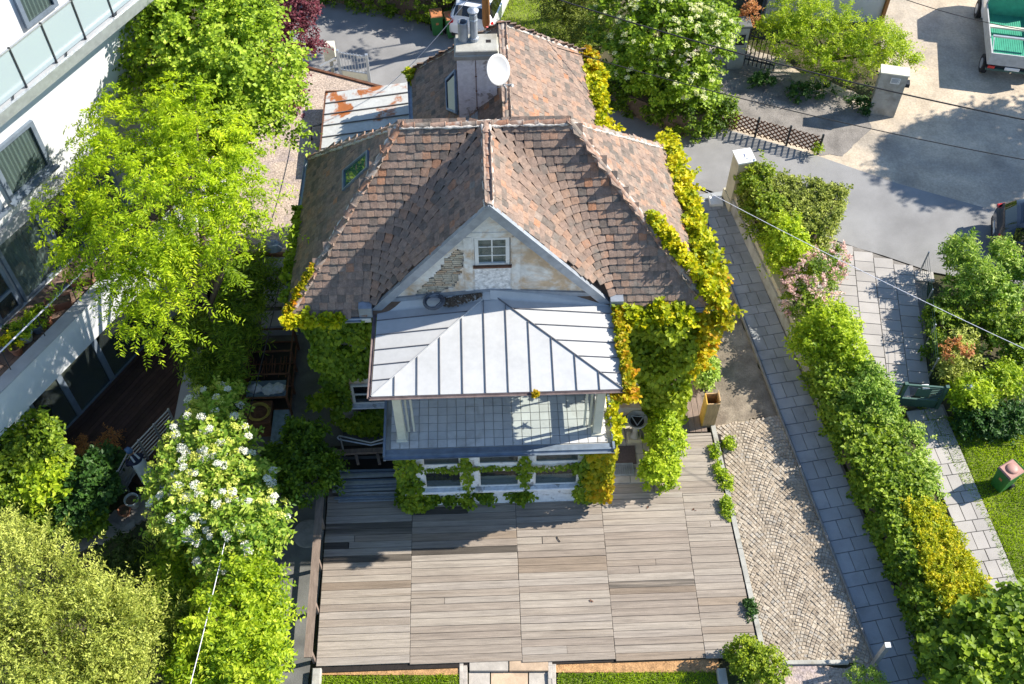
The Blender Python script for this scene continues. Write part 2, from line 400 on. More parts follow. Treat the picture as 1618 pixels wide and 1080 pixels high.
# ---- roof tiles
def tile_mesh(name, m, wd=.197, L=.36, t=.036):
    x = wd/2
    out = [(-x,L),(x,L),(x,.012),(x*.7,.003),(0,0),(-x*.7,.003),(-x,.012)]
    hz = [0,0,0,.003,.004,.003,0]
    v = [(p[0],p[1],h+t) for p,h in zip(out,hz)]+[(p[0],p[1],0) for p in out]
    n = 7
    f = [tuple(range(n-1,-1,-1))]+[(i,(i+1)%n,n+(i+1)%n,n+i) for i in range(n)]
    mb = MB(); mb.add(v,f); return mb
TB = tile_mesh('tile','tile')
TMESH = TB.mesh('tile','tile')
TV = np.array(TB.v)
class Field:
    "tiles of one roof, collected as matrices"
    def __init__(s): s.m = []
def courses(fld, contour, n, jit=1.0, proud=.035):
    """contour(f) gives, for 0<f<=1 (ridge to eave), a list of (point, down2d, slope) samples along the course"""
    for k in range(1, n+1):
        S = contour(k/n)
        if not S: continue
        P = [s[0] for s in S]; acc = [0.0]
        for i in range(1,len(P)): acc.append(acc[-1]+(P[i]-P[i-1]).length)
        tot = acc[-1]; u = rnd(0,.1)+(.1 if k%2 else 0)
        sag = rnd(-.012,.012); i = 0
        while u < tot-.04:
            while i < len(acc)-2 and acc[i+1] < u: i += 1
            q = 0 if acc[i+1]==acc[i] else (u-acc[i])/(acc[i+1]-acc[i])
            p = P[i].lerp(P[i+1], q); d2 = (S[i][1].lerp(S[i+1][1], q)).normalized(); sl = S[i][2]*(1-q)+S[i+1][2]*q
            dn = Vector((d2.x,d2.y,-sl)).normalized()
            up = -dn; x = Vector((-d2.y,d2.x,0)); nz = x.cross(up)
            if nz.z < 0: x = -x; nz = x.cross(up)
            a = rnd(-1,1)*.012*jit + (rnd(-1,1)*.06 if random.random()<.05 else 0)
            x, up = x*math.cos(a)+up*math.sin(a), up*math.cos(a)-x*math.sin(a)
            tl = .125+rnd(-.015,.015)
            up2 = up*math.cos(tl)-nz*math.sin(tl); nz2 = x.cross(up2)
            sl_ = rnd(-.007,.007)*jit+sag*.6+(rnd(.02,.05) if random.random()<.025 else 0)
            base = p + nz*(proud+rnd(-.004,.006)) + dn*sl_
            fld.m.append(basis(x,up2,nz2,base,(rnd(.97,1.03),1,1)))
            u += .2
def joined_tiles(name, mats, parent):
    n = len(mats); A = np.array([np.array(m) for m in mats])
    V = np.einsum('nij,kj->nki', A[:,:3,:3], TV)+A[:,None,:3,3]
    off = np.array(WOFF[parent.name]); V = (V-off).reshape(-1,3)
    k = len(TV); F = []
    for i in range(n):
        F += [tuple(j+i*k for j in f) for f in TB.f]
    me = bpy.data.meshes.new(name); me.from_pydata(V.tolist(), [], F); me.materials.append(M['tile'])
    at = me.attributes.new('tint','FLOAT','FACE')
    at.data.foreach_set('value', np.repeat(RNG.random(n), len(TB.f)).astype(np.float32)); me.update()
    o = bpy.data.objects.new(name, me); COL.objects.link(o); o.parent = parent; o['kind'] = 'stuff'; o['_w'] = 1; WOFF[o.name] = tuple(off)
    return o

ROOF = MB()
gp = Vector((XG,YV+.04,ZR)); gl = Vector((XG-GW,YV+.04,ZE)); gr = Vector((XG+GW,YV+.04,ZE)); gb = Vector((XG,RL.y,ZR))
lo = Vector((0,0,-.04))
for poly in ((RL,FL,FR,RR),(RL,BL,FL),(RR,FR,BR),(RR,BR,BL,RL),(gb,gl,gp),(gb,gp,gr)):
    ROOF.plate([p+lo for p in poly], .1, (0,0,1))
ROOF = ROOF.build('main_roof', 'underlay', HOUSE)
fld = Field()
def front(side):
    hipA, hipB = (RL,FL) if side < 0 else (RR,FR)
    def c(f):
        d = f*DY; z = ZR-f*(ZR-ZE); y = RL.y-d; hp = hipA.lerp(hipB,f); gx = XG+side*f*GW
        span = abs(gx-hp.x); r = min(1.2, span*.8, .28+d*1.1, max(.28,.3+(y-YV)*.95))
        m = (ZR-ZE)/DY; mg = (ZR-ZE)/GW
        S = [(Vector((hp.x-side*.05,y,z)), Vector((0,-1)), m)]
        if r > .05:
            cx, cy = gx+side*r, y-r
            S.append((Vector((cx,y,z)), Vector((0,-1)), m))
            for i in range(1,12):
                th = PI/2*(1-i/12); cc, ss = math.cos(th), math.sin(th)
                S.append((Vector((cx-side*r*cc,cy+r*ss,z)), Vector((side*cc,-ss)), m/(cc+ss)))
            S.append((Vector((gx,y-r,z)), Vector((side,0)), mg))
            if y-r-YV > .1: S.append((Vector((gx,YV+.1,z)), Vector((side,0)), mg))
        else:
            S.append((Vector((gx,y,z)), Vector((0,-1)), m))
        for i in range(1,len(S)):
            if S[i][0].y < min(YV+.1,y-.12):
                q = (S[i-1][0].y-min(YV+.1,y-.12))/(S[i-1][0].y-S[i][0].y); S = S[:i]+[(S[i-1][0].lerp(S[i][0],q),S[i-1][1].lerp(S[i][1],q),S[i-1][2]*(1-q)+S[i][2]*q)]; break
        return S
    return c
courses(fld, front(-1), 24); nA = len(fld.m)
courses(fld, front(1), 24)
for sd in (-1,1):
    def verge(f, sd=sd):
        if f < .45: return None
        z = ZR-f*(ZR-ZE); gx = XG+sd*f*GW; ys = min(RL.y-f*DY, YV+.5)
        return [(Vector((gx,max(ys,YV+.3),z)),Vector((sd,0)),(ZR-ZE)/GW),(Vector((gx,YV+.16,z)),Vector((sd,0)),(ZR-ZE)/GW)]
    courses(fld, verge, 24, .5, .012)
def flat(a0,a1,b0,b1):
    "a plane field between two rising edges a and b"
    e = (b1-a1); e2 = Vector((e.x,e.y)).normalized(); d = Vector((e2.y,-e2.x))
    mid = Vector(((a1.x+b1.x-a0.x-b0.x),(a1.y+b1.y-a0.y-b0.y)))
    if d.dot(mid) < 0: d = -d
    run = abs(Vector((a1.x-a0.x,a1.y-a0.y)).dot(d)); sl = (a0.z-a1.z)/run
    def c(f):
        p = a0.lerp(a1,f); q = b0.lerp(b1,f); return [(p,d,sl),(q,d,sl)]
    return c
fl2 = Field()
courses(fl2, flat(RL,BL,RL,FL), 23, .7, .03)
courses(fl2, flat(RR,FR,RR,BR), 23, .7, .03)
# nearest 300 of the front field are tiles of their own, the rest one mass
order = sorted(range(len(fld.m)), key=lambda i: (fld.m[i].translation-CAM).length)
solo = set(order[:300])
for i in order[:300]: piece('tile', TMESH, ROOF, fld.m[i])
joined_tiles('roof_tiles', [fld.m[i] for i in range(len(fld.m)) if i not in solo]+fl2.m, ROOF)

# ---- rear wing
ZW, ZWE = 7.0, 4.6
wr0, wr1 = Vector((-.05,6.1,ZW)), Vector((-.05,1.3,ZW))
wl0, wl1 = Vector((-2.8,7.05,ZWE)), Vector((-2.62,3.1,ZWE))
wq0, wq1 = Vector((2.67,7.6,ZWE)), Vector((2.76,3.1,ZWE))
RW = MB()
for poly in ((wr0,wl0,wl1,wr1),(wr0,wr1,wq1,wq0),(wr0,wq0,wl0)): RW.plate([p+lo for p in poly], .1, (0,0,1))
RW = RW.build('rear_roof', 'underlay', HOUSE)
fl3 = Field()
courses(fl3, flat(wr1,wl1,wr0,wl0), 19, .7, .03)
courses(fl3, flat(wr0,wq0,wr1,wq1), 19, .7, .03)
courses(fl3, flat(wr0,wl0,wr0,wq0), 15, .7, .03)
joined_tiles('roof_tiles', fl3.m, RW)

# ---- ridge and hip caps with their mortar
def cap_mesh():
    mb = MB(); n = 8; L = .42; v = []
    for (y,r,h) in ((0,.098,.02),(.02,.1,.022),(.04,.094,.018),(L,.085,.0)):
        for j in range(n+1):
            a = PI*j/n; v.append((r*math.cos(a), y, r*math.sin(a)*.95+h-.05))
    f = []
    for i in range(3):
        for j in range(n):
            f.append((i*(n+1)+j, (i+1)*(n+1)+j, (i+1)*(n+1)+j+1, i*(n+1)+j+1))
    f.append(tuple(range(n+1)))
    mb.add(v,f); return mb.mesh('ridge_tile','cap',smooth=False)
CAPM = cap_mesh()
def caps(a, b, parent, mort=1, step=.36, drop=0):
    "caps climbing from b (low) to a (high), and the mortar bedding beside them"
    d = (a-b); n = max(1,int(d.length/step)); u = d.normalized()
    x = u.cross(Vector((0,0,1))).normalized(); z = x.cross(u)
    for i in range(n):
        p = b+u*(i*d.length/n)+z*(.05-drop)
        ax = rnd(-.04,.04)
        piece('ridge_tile', CAPM, parent, basis((x+u*ax).normalized(), (u-x*ax).normalized(), z, p, (rnd(.95,1.08),d.length/n/.36,rnd(.95,1.1))))
    for sd in ((mort,) if mort in (1,-1) else (-1,1)):
        mb = MB(); pts = []; rad = []
        m = max(3,int(d.length/.09))
        for i in range(m+1):
            pts.append(b+u*(d.length*i/m)+x*sd*(.085+rnd(-.012,.012))+z*(.025+rnd(-.012,.012)-drop)); rad.append(rnd(.022,.05) if random.random()>.12 else .012)
        mb.tube(pts, rad, 6); mb.build('mortar', 'mortar', parent, smooth=True)
caps(RL, RR, ROOF, 2)
caps(gb+Vector((0,0,.02)), gp, ROOF, 2)
caps(RL, FL, ROOF, -1); caps(RR, FR, ROOF, 1)
caps(RL, BL, ROOF, 1); caps(RR, BR, ROOF, -1)
caps(wr1, wr0, RW, 2); caps(wr0, wl0, RW, 2); caps(wr0, wq0, RW, -1)
# mortar fillet where the gable ridge meets
# ---- gable wall: brick behind, a coat of plaster that has come off in one place
GYW = -2.72
gz = lambda x: ZR-.12-abs(x-XG)*(ZR-ZE)/GW
gw = MB(); gw.add([(XG-GW+.12,GYW+.03,5.2),(XG+GW-.12,GYW+.03,5.2),(XG,GYW+.03,ZR-.14)],[(0,1,2)])
gw = gw.build('gable_wall', 'mortar', HOUSE)
WX0, WX1, WZ0, WZ1 = -.98, -.16, 6.9, 7.86
patch = [GY(px,py,GYW) for px,py in ((653,466),(668,450),(690,428),(703,412),(705,405),(722,393),(733,396),(734,408),(728,428),(722,447),(708,456),(690,461))]
patch = [(p.x,p.z) for p in patch]
def inside(x,z,poly):
    r = False; n = len(poly); j = n-1
    for i in range(n):
        if (poly[i][1] > z) != (poly[j][1] > z) and x < (poly[j][0]-poly[i][0])*(z-poly[i][1])/(poly[j][1]-poly[i][1])+poly[i][0]: r = not r
        j = i
    return r
pl = MB(); st = .045; vid = {}
xs = np.arange(XG-GW, XG+GW, st); zs = np.arange(5.3, ZR, st)
cells = set()
for i,x in enumerate(xs):
    for k,z in enumerate(zs):
        cx, cz = x+st/2, z+st/2
        jx, jz = cx+.03*math.sin(cz*23+cx*7), cz+.03*math.sin(cx*19)
        if cz > gz(cx)-.02 or (WX0-.02 < cx < WX1+.02 and WZ0-.02 < cz < WZ1+.02) or inside(jx,jz,patch): continue
        cells.add((i,k))
def gv(i,k,b):
    key = (i,k,b)
    if key not in vid:
        vid[key] = len(pl.v)
        pl.v.append((XG-GW+i*st, GYW-(.0 if b else .03), 5.3+k*st))
    return vid[key]
for (i,k) in cells:
    pl.f.append((gv(i,k,0),gv(i+1,k,0),gv(i+1,k+1,0),gv(i,k+1,0)))
    for (a,b,p,q) in ((i-1,k,(i,k+1),(i,k)),(i+1,k,(i+1,k),(i+1,k+1)),(i,k-1,(i,k),(i+1,k)),(i,k+1,(i+1,k+1),(i,k+1))):
        if (a,b) not in cells: pl.f.append((gv(*p,0),gv(*q,0),gv(*q,1),gv(*p,1)))
pl.build('plaster', 'plaster', gw)
bk = MB(); z = 5.42; row = 0
tints = []
while z < 7.6:
    x = -2.9+(.07 if row%2 else 0)+rnd(-.02,.02)
    while x < -.9:
        L = rnd(.2,.25)
        if inside(x+L/2,z+.03,patch):
            b0 = len(bk.f); y = rnd(-.004,.008)
            bk.box(x,x+L-.014,GYW-.012+y,GYW+.04,z,z+.058); tints += [random.random()]*6
        x += L
    z += .072; row += 1
bo = bk.build('exposed_brick', 'brick', gw); bo['kind'] = 'stuff'
at = bo.data.attributes.new('tint','FLOAT','FACE'); at.data.foreach_set('value', tints)
# pilaster strips and the rough panel under the window
pp = MB(); pp.box(WX0-.26,WX0-.06,GYW-.05,GYW-.028,5.75,WZ1+.05); pp.box(WX1+.06,WX1+.26,GYW-.05,GYW-.028,5.75,WZ1+.05); pp.box(WX0-.4,WX1+.4,GYW-.044,GYW-.028,WZ1+.07,WZ1+.2)
pp.build('pilaster', 'plaster', gw)
pp = MB(); pp.box(WX0-.02,WX1+.02,GYW-.045,GYW-.03,6.0,WZ0-.06); pp.build('rough_panel', 'rough_plaster', gw)
win = MB()
win.box(WX0,WX0+.09,GYW-.03,GYW+.09,WZ0,WZ1); win.box(WX1-.09,WX1,GYW-.03,GYW+.09,WZ0,WZ1)
win.box(WX0+.09,WX1-.09,GYW-.03,GYW+.09,WZ1-.07,WZ1); win.box(WX0+.09,WX1-.09,GYW-.03,GYW+.09,WZ0,WZ0+.05)
cxm = (WX0+WX1)/2
win.box(cxm-.016,cxm+.016,GYW+.01,GYW+.05,WZ0+.05,WZ1-.07)
for q in (.3,.62): win.box(WX0+.09,WX1-.09,GYW+.012,GYW+.048,WZ0+(WZ1-WZ0)*q-.013,WZ0+(WZ1-WZ0)*q+.013)
win = win.build('window', 'paint_white', HOUSE)
for a,b in ((WX0+.09,cxm-.016),(cxm+.016,WX1-.09)):
    g_ = MB(); g_.box(a,b,GYW+.02,GYW+.028,WZ0+.05,WZ1-.07); g_.build('pane', 'room_glass', win)
b_ = MB(); b_.box(WX0+.02,WX1-.02,GYW+.3,GYW+.32,WZ0-.1,WZ0+.42); b_.build('reveal', 'interior', win)
b_ = MB(); b_.box(WX0+.09,WX1-.09,GYW+.11,GYW+.13,WZ0+.45,WZ1-.05); b_.build('blind', 'cream_paint', win)
s_ = MB(); s_.box(WX0-.05,WX1+.05,GYW-.1,GYW+.0,WZ0-.05,WZ0); s_.build('sill', 'rusty', win)
# metal verge flashings
for sd,e in ((-1,gl),(1,gr)):
    vf = MB(); a = Vector((XG-sd*.02,YV+sd*.002,ZR+.05)); b = Vector((XG+sd*(GW+.06),YV,ZE-.05)); u = (b-a).normalized(); n = Vector((sd*(ZR-ZE),0,GW)).normalized()
    vf.add([a+n*.05,b+n*.05,b-n*.16,a-n*.16-Vector((0,0,.04)),a+n*.05+Vector((0,.12,0)),b+n*.05+Vector((0,.12,0)),b-n*.16+Vector((0,.1,0)),a-n*.16+Vector((0,.1,-.04))],
           [(0,1,2,3),(0,4,5,1),(3,2,6,7),(4,7,6,5),(1,5,6,2),(0,3,7,4)])
    vf.build('verge_flashing', 'gutter', HOUSE)
    pf = MB(); pf.box(XG+sd*(GW+.12)-.16,XG+sd*(GW+.12)+.16,-3.06,-2.72,ZE-.02,ZE+.34)
    pf.build('valley_flashing', 'gutter', HOUSE)
# gutters
def gutter(a,b,parent,name='gutter',r=.075,m='gutter'):
    a=Vector(a); b=Vector(b); d=(b-a).normalized(); x=d.cross(Vector((0,0,1))).normalized(); mb=MB(); n=7; v=[]
    for p in (a,b):
        for rr in (r,r-.012):
            for j in range(n): t=PI*j/(n-1); v.append(p+x*rr*math.cos(t)-Vector((0,0,1))*rr*math.sin(t))
    f=[]
    for j in range(n-1): f += [(j,j+1,2*n+j+1,2*n+j),(n+j+1,n+j,3*n+j,3*n+j+1)]
    f += [(0,2*n,3*n,n),(n-1,2*n-1,4*n-1,3*n-1),tuple(range(n)),tuple(range(4*n-1,3*n-1,-1))]
    mb.add(v,f); return mb.build(name,m,parent)
gutter((FL.x-.06,FL.y-.08,ZE-.0),(XG-GW-.25,FL.y-.08,ZE-.02),HOUSE)
gutter((XG+GW+.25,FR.y-.08,ZE-.02),(FR.x+.06,FR.y-.08,ZE-.0),HOUSE)
gutter((FL.x-.1,FL.y-.1,ZE),(BL.x-.1,BL.y+.05,ZE-.03),HOUSE)
gutter((FR.x+.1,FR.y-.1,ZE),(BR.x+.1,BR.y+.05,ZE-.03),HOUSE)
gutter((-2.9,7.05,ZWE),(-2.7,3.1,ZWE),HOUSE)
for xa,xb in ((FL.x-.02,XG-GW),(XG+GW,FR.x+.02)):
    fs = MB(); fs.box(xa,xb,-3.1,-3.085,ZE-.16,ZE-.01); fs.build('fascia', 'paint_white', HOUSE)
# roof light in the left hip
q = [G(*p) for p in ((0,0),)]
def on_plane(px,py,p0,n):
    d = ray(px,py); t = (Vector(p0)-CAM).dot(n)/d.dot(n); return CAM+d*t
def skylight(pix, a, b, c, mglass, name='roof_window', lift=.07):
    n = (Vector(b)-Vector(a)).cross(Vector(c)-Vector(a)).normalized()
    if n.z < 0: n = -n
    P = [on_plane(px,py,a,n)+n*lift for px,py in pix]
    C = sum(P,Vector())/4
    fr = MB(); k = 4; inn = [p.lerp(C,.13) for p in P]; v = [p+n*.04 for p in P]+[p+n*.04 for p in inn]+[p-n*.12 for p in P]+[p-n*.02 for p in inn]; f = []
    for i in range(4):
        j = (i+1)%4; f += [(i,j,4+j,4+i),(i,8+i,8+j,j),(4+i,4+j,12+j,12+i)]
    fr.add(v,f); w_ = fr.build(name,'bluegrey',HOUSE)
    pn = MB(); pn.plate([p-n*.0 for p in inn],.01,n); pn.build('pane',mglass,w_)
    return w_
skylight(((546,272),(586,239),(586,266),(546,304)), RL, BL, FL, 'green_reflection')
skylight(((707,128),(722,112),(724,182),(709,176)), wr0, wl0, wr1, 'dark_glass')
# ---- chimney
CH = MB(); CX0, CX1, CY0, CY1, CZ = -1.33, -.28, 3.3, 3.95, 8.1
CH.box(CX0,CX1,CY0,CY1,5.2,CZ); CH = CH.build('chimney','peeling',RW)
c_ = MB(); c_.cbox(CX0-.06,CX1+.06,CY0-.06,CY1+.06,CZ,CZ+.14,.02); c_.cbox(CX0-.03,CX1+.03,CY0-.03,CY1+.03,CZ+.14,CZ+.27,.02); c_.build('chimney_cap','pale_concrete',CH)
def flue(x,y,h,r,hat):
    f_ = MB(); z0 = CZ+.27
    if hat: f_.lathe([(r*1.2,0),(r*1.2,.1),(r,.12),(r,h*.6),(r*1.12,h*.62),(r*1.12,h*.67),(r,h*.69),(r,h*.82),(r*.6,h*.83),(r*.6,h*.88),(r*1.45,h*.9),(r*1.5,h*.94),(r*.4,h)],(x,y,z0),14)
    else: f_.lathe([(r,0),(r,h),(r*.85,h),(r*.85,h-.2)],(x,y,z0),14)
    return f_
o_ = flue(-1.14,3.72,.6,.13,False).build('flue_pipe','gutter',CH); o_ = flue(-.86,3.72,1.0,.1,True).build('flue_pipe','gutter',CH)
h_ = MB(); h_.box(-.55,-.42,3.6,3.72,CZ+.26,CZ+.275); h_.build('flue_opening','stain',CH)
l_ = MB(); l_.box(-.845,-.83,CY0-.012,CY0-.001,5.9,CZ-.02); 
for q in (6.4,7.0,7.5): l_.box(-.86,-.815,CY0-.02,CY0-.001,q,q+.03)
l_.build('lightning_rod','rusty',CH)
# lead apron below the chimney, along the slope
ap = MB()
slw = lambda x: ZW-(abs(x+.05))*(ZW-ZWE)/2.7
ap.plate([(CX0-.02,3.22,slw(CX0)+.06),(CX1+.3,3.22,slw(CX1+.3)+.06),(CX1+.3,3.42,slw(CX1+.3)+.07),(CX0-.02,3.42,slw(CX0)+.07)],.02,(0,0,1))
ap.plate([(CX0+.02,2.72,slw(CX0)+.07),(CX0+.5,2.72,slw(CX0+.5)+.07),(CX0+.5,3.2,slw(CX0+.5)+.07),(CX0+.02,3.2,slw(CX0)+.07)],.02,(0,0,1))
ap.build('chimney_apron','gutter',RW)
# ---- lean-to with rusted metal sheets
LX0, LX1, LY0, LY1 = -5.66, -2.55, 4.9, 8.0
lz = lambda x: 3.0+(x-LX0)/(LX1-LX0)*.45
w_ = MB(); w_.box(LX0+.12,-2.45,LY0+.1,LY1-.12,-.3,2.95); w_.build('annex_wall','plaster',HOUSE)
AN = MB(); AN.plate([(LX0,LY0,lz(LX0)-.03),(LX1+.4,LY0,lz(LX1+.4)-.03),(LX1+.4,LY1,lz(LX1+.4)-.03),(LX0,LY1,lz(LX0)-.03)],.08,(0,0,1)); AN = AN.build('annex_roof','dark_metal',HOUSE)
ns = 6
for i in range(ns):
    y0 = LY0+(LY1-LY0)*i/ns; y1 = LY0+(LY1-LY0)*(i+1)/ns-.02
    s_ = MB(); s_.plate([(LX0-.05,y0,lz(LX0)+.0),(LX1+.02,y0,lz(LX1)+.0),(LX1+.02,y1,lz(LX1)+.0),(LX0-.05,y1,lz(LX0)+.0)],.02,(0,0,1)); s_.build('metal_sheet','rust_sheet',AN)
    if i: 
        s_ = MB(); s_.bar((LX0-.05,y0-.01,lz(LX0)+.02),(LX1+.02,y0-.01,lz(LX1)+.02),.025,.04); s_.build('seam','seam',AN)
s_ = MB(); s_.plate([(LX1-.0,LY0,lz(LX1)+.03),(LX1+.5,LY0,lz(LX1)+.5),(LX1+.35,LY1-.3,lz(LX1)+.5),(LX1-.02,LY1,lz(LX1)+.03)],.02,(0,0,1)); s_.build('flashing','rust_sheet',AN)
s_ = MB(); s_.box(LX0-.07,LX1,LY1-.0,LY1+.04,2.9,3.06); s_.box(LX0-.1,LX0-.055,LY0,LY1+.04,2.9,3.02); s_.build('edge_trim','rusty',AN)
s_ = MB(); s_.lathe([(.07,0),(.07,.5),(.1,.52),(.1,.58),(.03,.6)],(-2.7,6.0,3.3),10); s_.build('vent_pipe','galv',AN)
s_ = MB(); s_.tube([(LX0-.05,6.6,2.95),(LX0-.45,6.55,2.9),(LX0-.5,6.5,2.6),(LX0-.52,6.3,0)],.035,6); s_.build('downpipe','dark_metal',AN)

# ---- veranda: ground floor, balcony, pillars, metal roof
VX0, VX1, VYF = -3.08, 2.12, -5.46
V_ = MB()
holes = []
UZ = {}
def zr(px,py): return GY(px,py,VYF)
cols = [(zr(672,770).x, zr(731,770).x), (zr(757,770).x, zr(821,770).x), (zr(843,768).x, zr(912,768).x)]
zl0, zl1 = zr(700,770).z, zr(700,745).z      # lower lights
zu0, zu1 = zr(700,735).z, zr(700,712).z      # upper lights
zu1 = min(zu1, 3.0)
zz = [-.1, zl0, zl1, zu0, zu1, 3.12]
xx = [VX0]+[c for cc in cols for c in cc]+[VX1]
for i in range(len(xx)-1):
    for k in range(5):
        isw = (i%2 == 1) and k in (1,3)
        if not isw: V_.box(xx[i],xx[i+1],VYF,VYF+.22,zz[k],zz[k+1])
V_ = V_.build('veranda_wall','peeling',HOUSE)
s_ = MB(); s_.box(VX0,VX0+.2,VYF+.22,-2.66,-.1,3.12); s_.box(VX1-.2,VX1,VYF+.22,-2.66,-.1,3.12); s_.build('veranda_side_wall','peeling',HOUSE)
s_ = MB(); s_.box(VX0+.2,VX1-.2,-4.6,-4.5,-.1,3.1); s_.build('veranda_back','pale_interior',HOUSE)
s_ = MB(); s_.box(VX0+.2,VX1-.2,VYF+.22,-4.6,.3,.34); s_.build('veranda_floor','interior',HOUSE)
for i,(a,b) in enumerate(cols):
    for lo_,hi_ in ((zl0,zl1),(zu0,zu1)):
        t = .05; wf = MB()
        wf.box(a,a+t,VYF+.0,VYF+.06,lo_,hi_); wf.box(b-t,b,VYF+.0,VYF+.06,lo_,hi_); wf.box(a+t,b-t,VYF+.0,VYF+.06,hi_-t,hi_); wf.box(a+t,b-t,VYF+.0,VYF+.06,lo_,lo_+t)
        wf = wf.build('window','paint_white',HOUSE)
        pn = MB(); pn.box(a+t,b-t,VYF+.02,VYF+.028,lo_+t,hi_-t); pn.build('pane','room_glass',wf)
        if lo_ == zl0 and i > 0:
            cu = MB(); n = 40
            for j in range(n):
                x0 = a+t+(b-a-2*t)*j/n; cu.box(x0,x0+.02,VYF+.2,VYF+.21,lo_+.02,lo_+rnd(.16,.2))
            cu.build('lace_curtain','paint_white',wf)
    s_ = MB(); s_.cbox(a-.1,b+.1,VYF-.14,VYF+.0,zl0-.1,zl0-.02,.02); s_.build('window_sill','peeling',HOUSE)
# balcony deck
BX0, BX1, BYF, BZ = -3.36, 2.3, -5.74, 3.25
s_ = MB(); s_.box(BX0,BX1,BYF,-2.66,BZ-.13,BZ-.012); BAL = s_.build('balcony','pale_concrete',HOUSE)
nx, ny = 23, 12; tx = (BX1-BX0-.24)/nx; ty = (2.86)/ny
tm = MB(); tm.cbox(-.5,.5,-.5,.5,0,.022,.012); tm = tm.mesh('floor_tile','floor_tile')
for i in range(nx):
    for k in range(ny):
        piece('floor_tile', tm, BAL, trs((BX0+.12+tx*(i+.5), BYF+.16+ty*(k+.5), BZ-.012+rnd(0,.003)), 0, (tx-.012,ty-.012,1)))
s_ = MB()
s_.box(BX0-.02,BX1+.02,BYF-.05,BYF-.0,BZ-.1,BZ+.04); s_.box(BX0-.06,BX0-.0,BYF-.06,-2.75,BZ-.2,BZ+.07); s_.box(BX1,BX1+.06,BYF-.06,-2.75,BZ-.2,BZ+.07)
s_.box(BX0,BX1,BYF+.0,BYF+.13,BZ-.02,BZ+.015)
s_.build('balcony_edge','bluegrey',HOUSE)
gutter((BX0-.05,BYF-.1,BZ-.0),(BX1+.05,BYF-.1,BZ-.0),HOUSE,r=.05,m='bluegrey')
VE = 5.42                                    # veranda eaves
for x in (-2.95,1.94):
    p_ = MB(); p_.cbox(x-.1,x+.1,-5.36,-5.16,BZ+.01,VE-.02,.01); p_.box(x-.14,x+.14,-5.4,-5.12,BZ+.005,BZ+.09); p_.build('pillar','cream_paint',HOUSE)
    for q in (.17,.3):
        xx_ = x+q if x < 0 else x-q
        p_ = MB(); p_.box(xx_-.025,xx_+.025,-5.1,-5.05,BZ+.01,VE-.02); p_.build('frame_post','cream_paint',HOUSE)
for x in (-2.95,1.94):
    p_ = MB(); p_.box(x-.1,x+.1,-2.86,-2.74,BZ+.01,VE+.1); p_.build('pillar','cream_paint',HOUSE)
s_ = MB(); s_.box(-3.05,2.05,-2.745,-2.68,BZ,5.4); s_.build('balcony_back_wall','plaster',HOUSE)
# glazed side of the balcony, with bird stickers that keep birds off
gs = MB(); gs.box(2.06,2.07,-5.1,-2.9,BZ+.2,5.2); gs = gs.build('side_glazing','clear_glass',HOUSE)
fm = MB()
for y in (-5.12,-4.0,-2.88): fm.box(2.045,2.085,y-.02,y+.02,BZ+.01,5.3)
fm.box(2.045,2.085,-5.12,-2.88,BZ+.15,BZ+.2); fm.box(2.045,2.085,-5.12,-2.88,5.2,5.25); fm.build('glazing_frame','cream_paint',gs)
rl_ = MB(); rl_.cbox(1.99,2.14,-5.15,-2.9,BZ+.80,BZ+.95,.015); rl_.build('balustrade_rail','cream_paint',HOUSE)
rl_ = MB(); rl_.box(2.04,2.1,-5.15,-2.9,BZ+.1,BZ+.2); rl_.build('balustrade_rail','cream_paint',HOUSE)
def bird(cx,cz,s,rot,y0):
    sh = [(0,.5),(.1,.2),(.55,.42),(.75,.3),(.35,.05),(.14,-.08),(.2,-.42),(.04,-.22),(-.04,-.22),(-.2,-.42),(-.14,-.08),(-.35,.05),(-.75,.3),(-.55,.42),(-.1,.2)]
    c, q = math.cos(rot), math.sin(rot)
    mb = MB(); k = len(sh); v = []
    for x in (2.075,2.08):
        for (a,b) in sh: v.append((x, y0+s*(a*c-b*q), cz+s*(a*q+b*c)))
    mb.add(v,[tuple(range(k-1,-1,-1)),tuple(range(k,2*k))]+[(i,(i+1)%k,k+(i+1)%k,k+i) for i in range(k)])
    mb.build('bird_sticker','cable_black',gs)
for (px,py,s,rt) in ((809,640,.3,.5),(828,672,.27,1.3)):
    p = G(px,py,BZ+.01); t = (2.075-p.x)/SUNV.x; q = p+SUNV*t
    bird(0,min(q.z,5.0),s,rt,q.y)
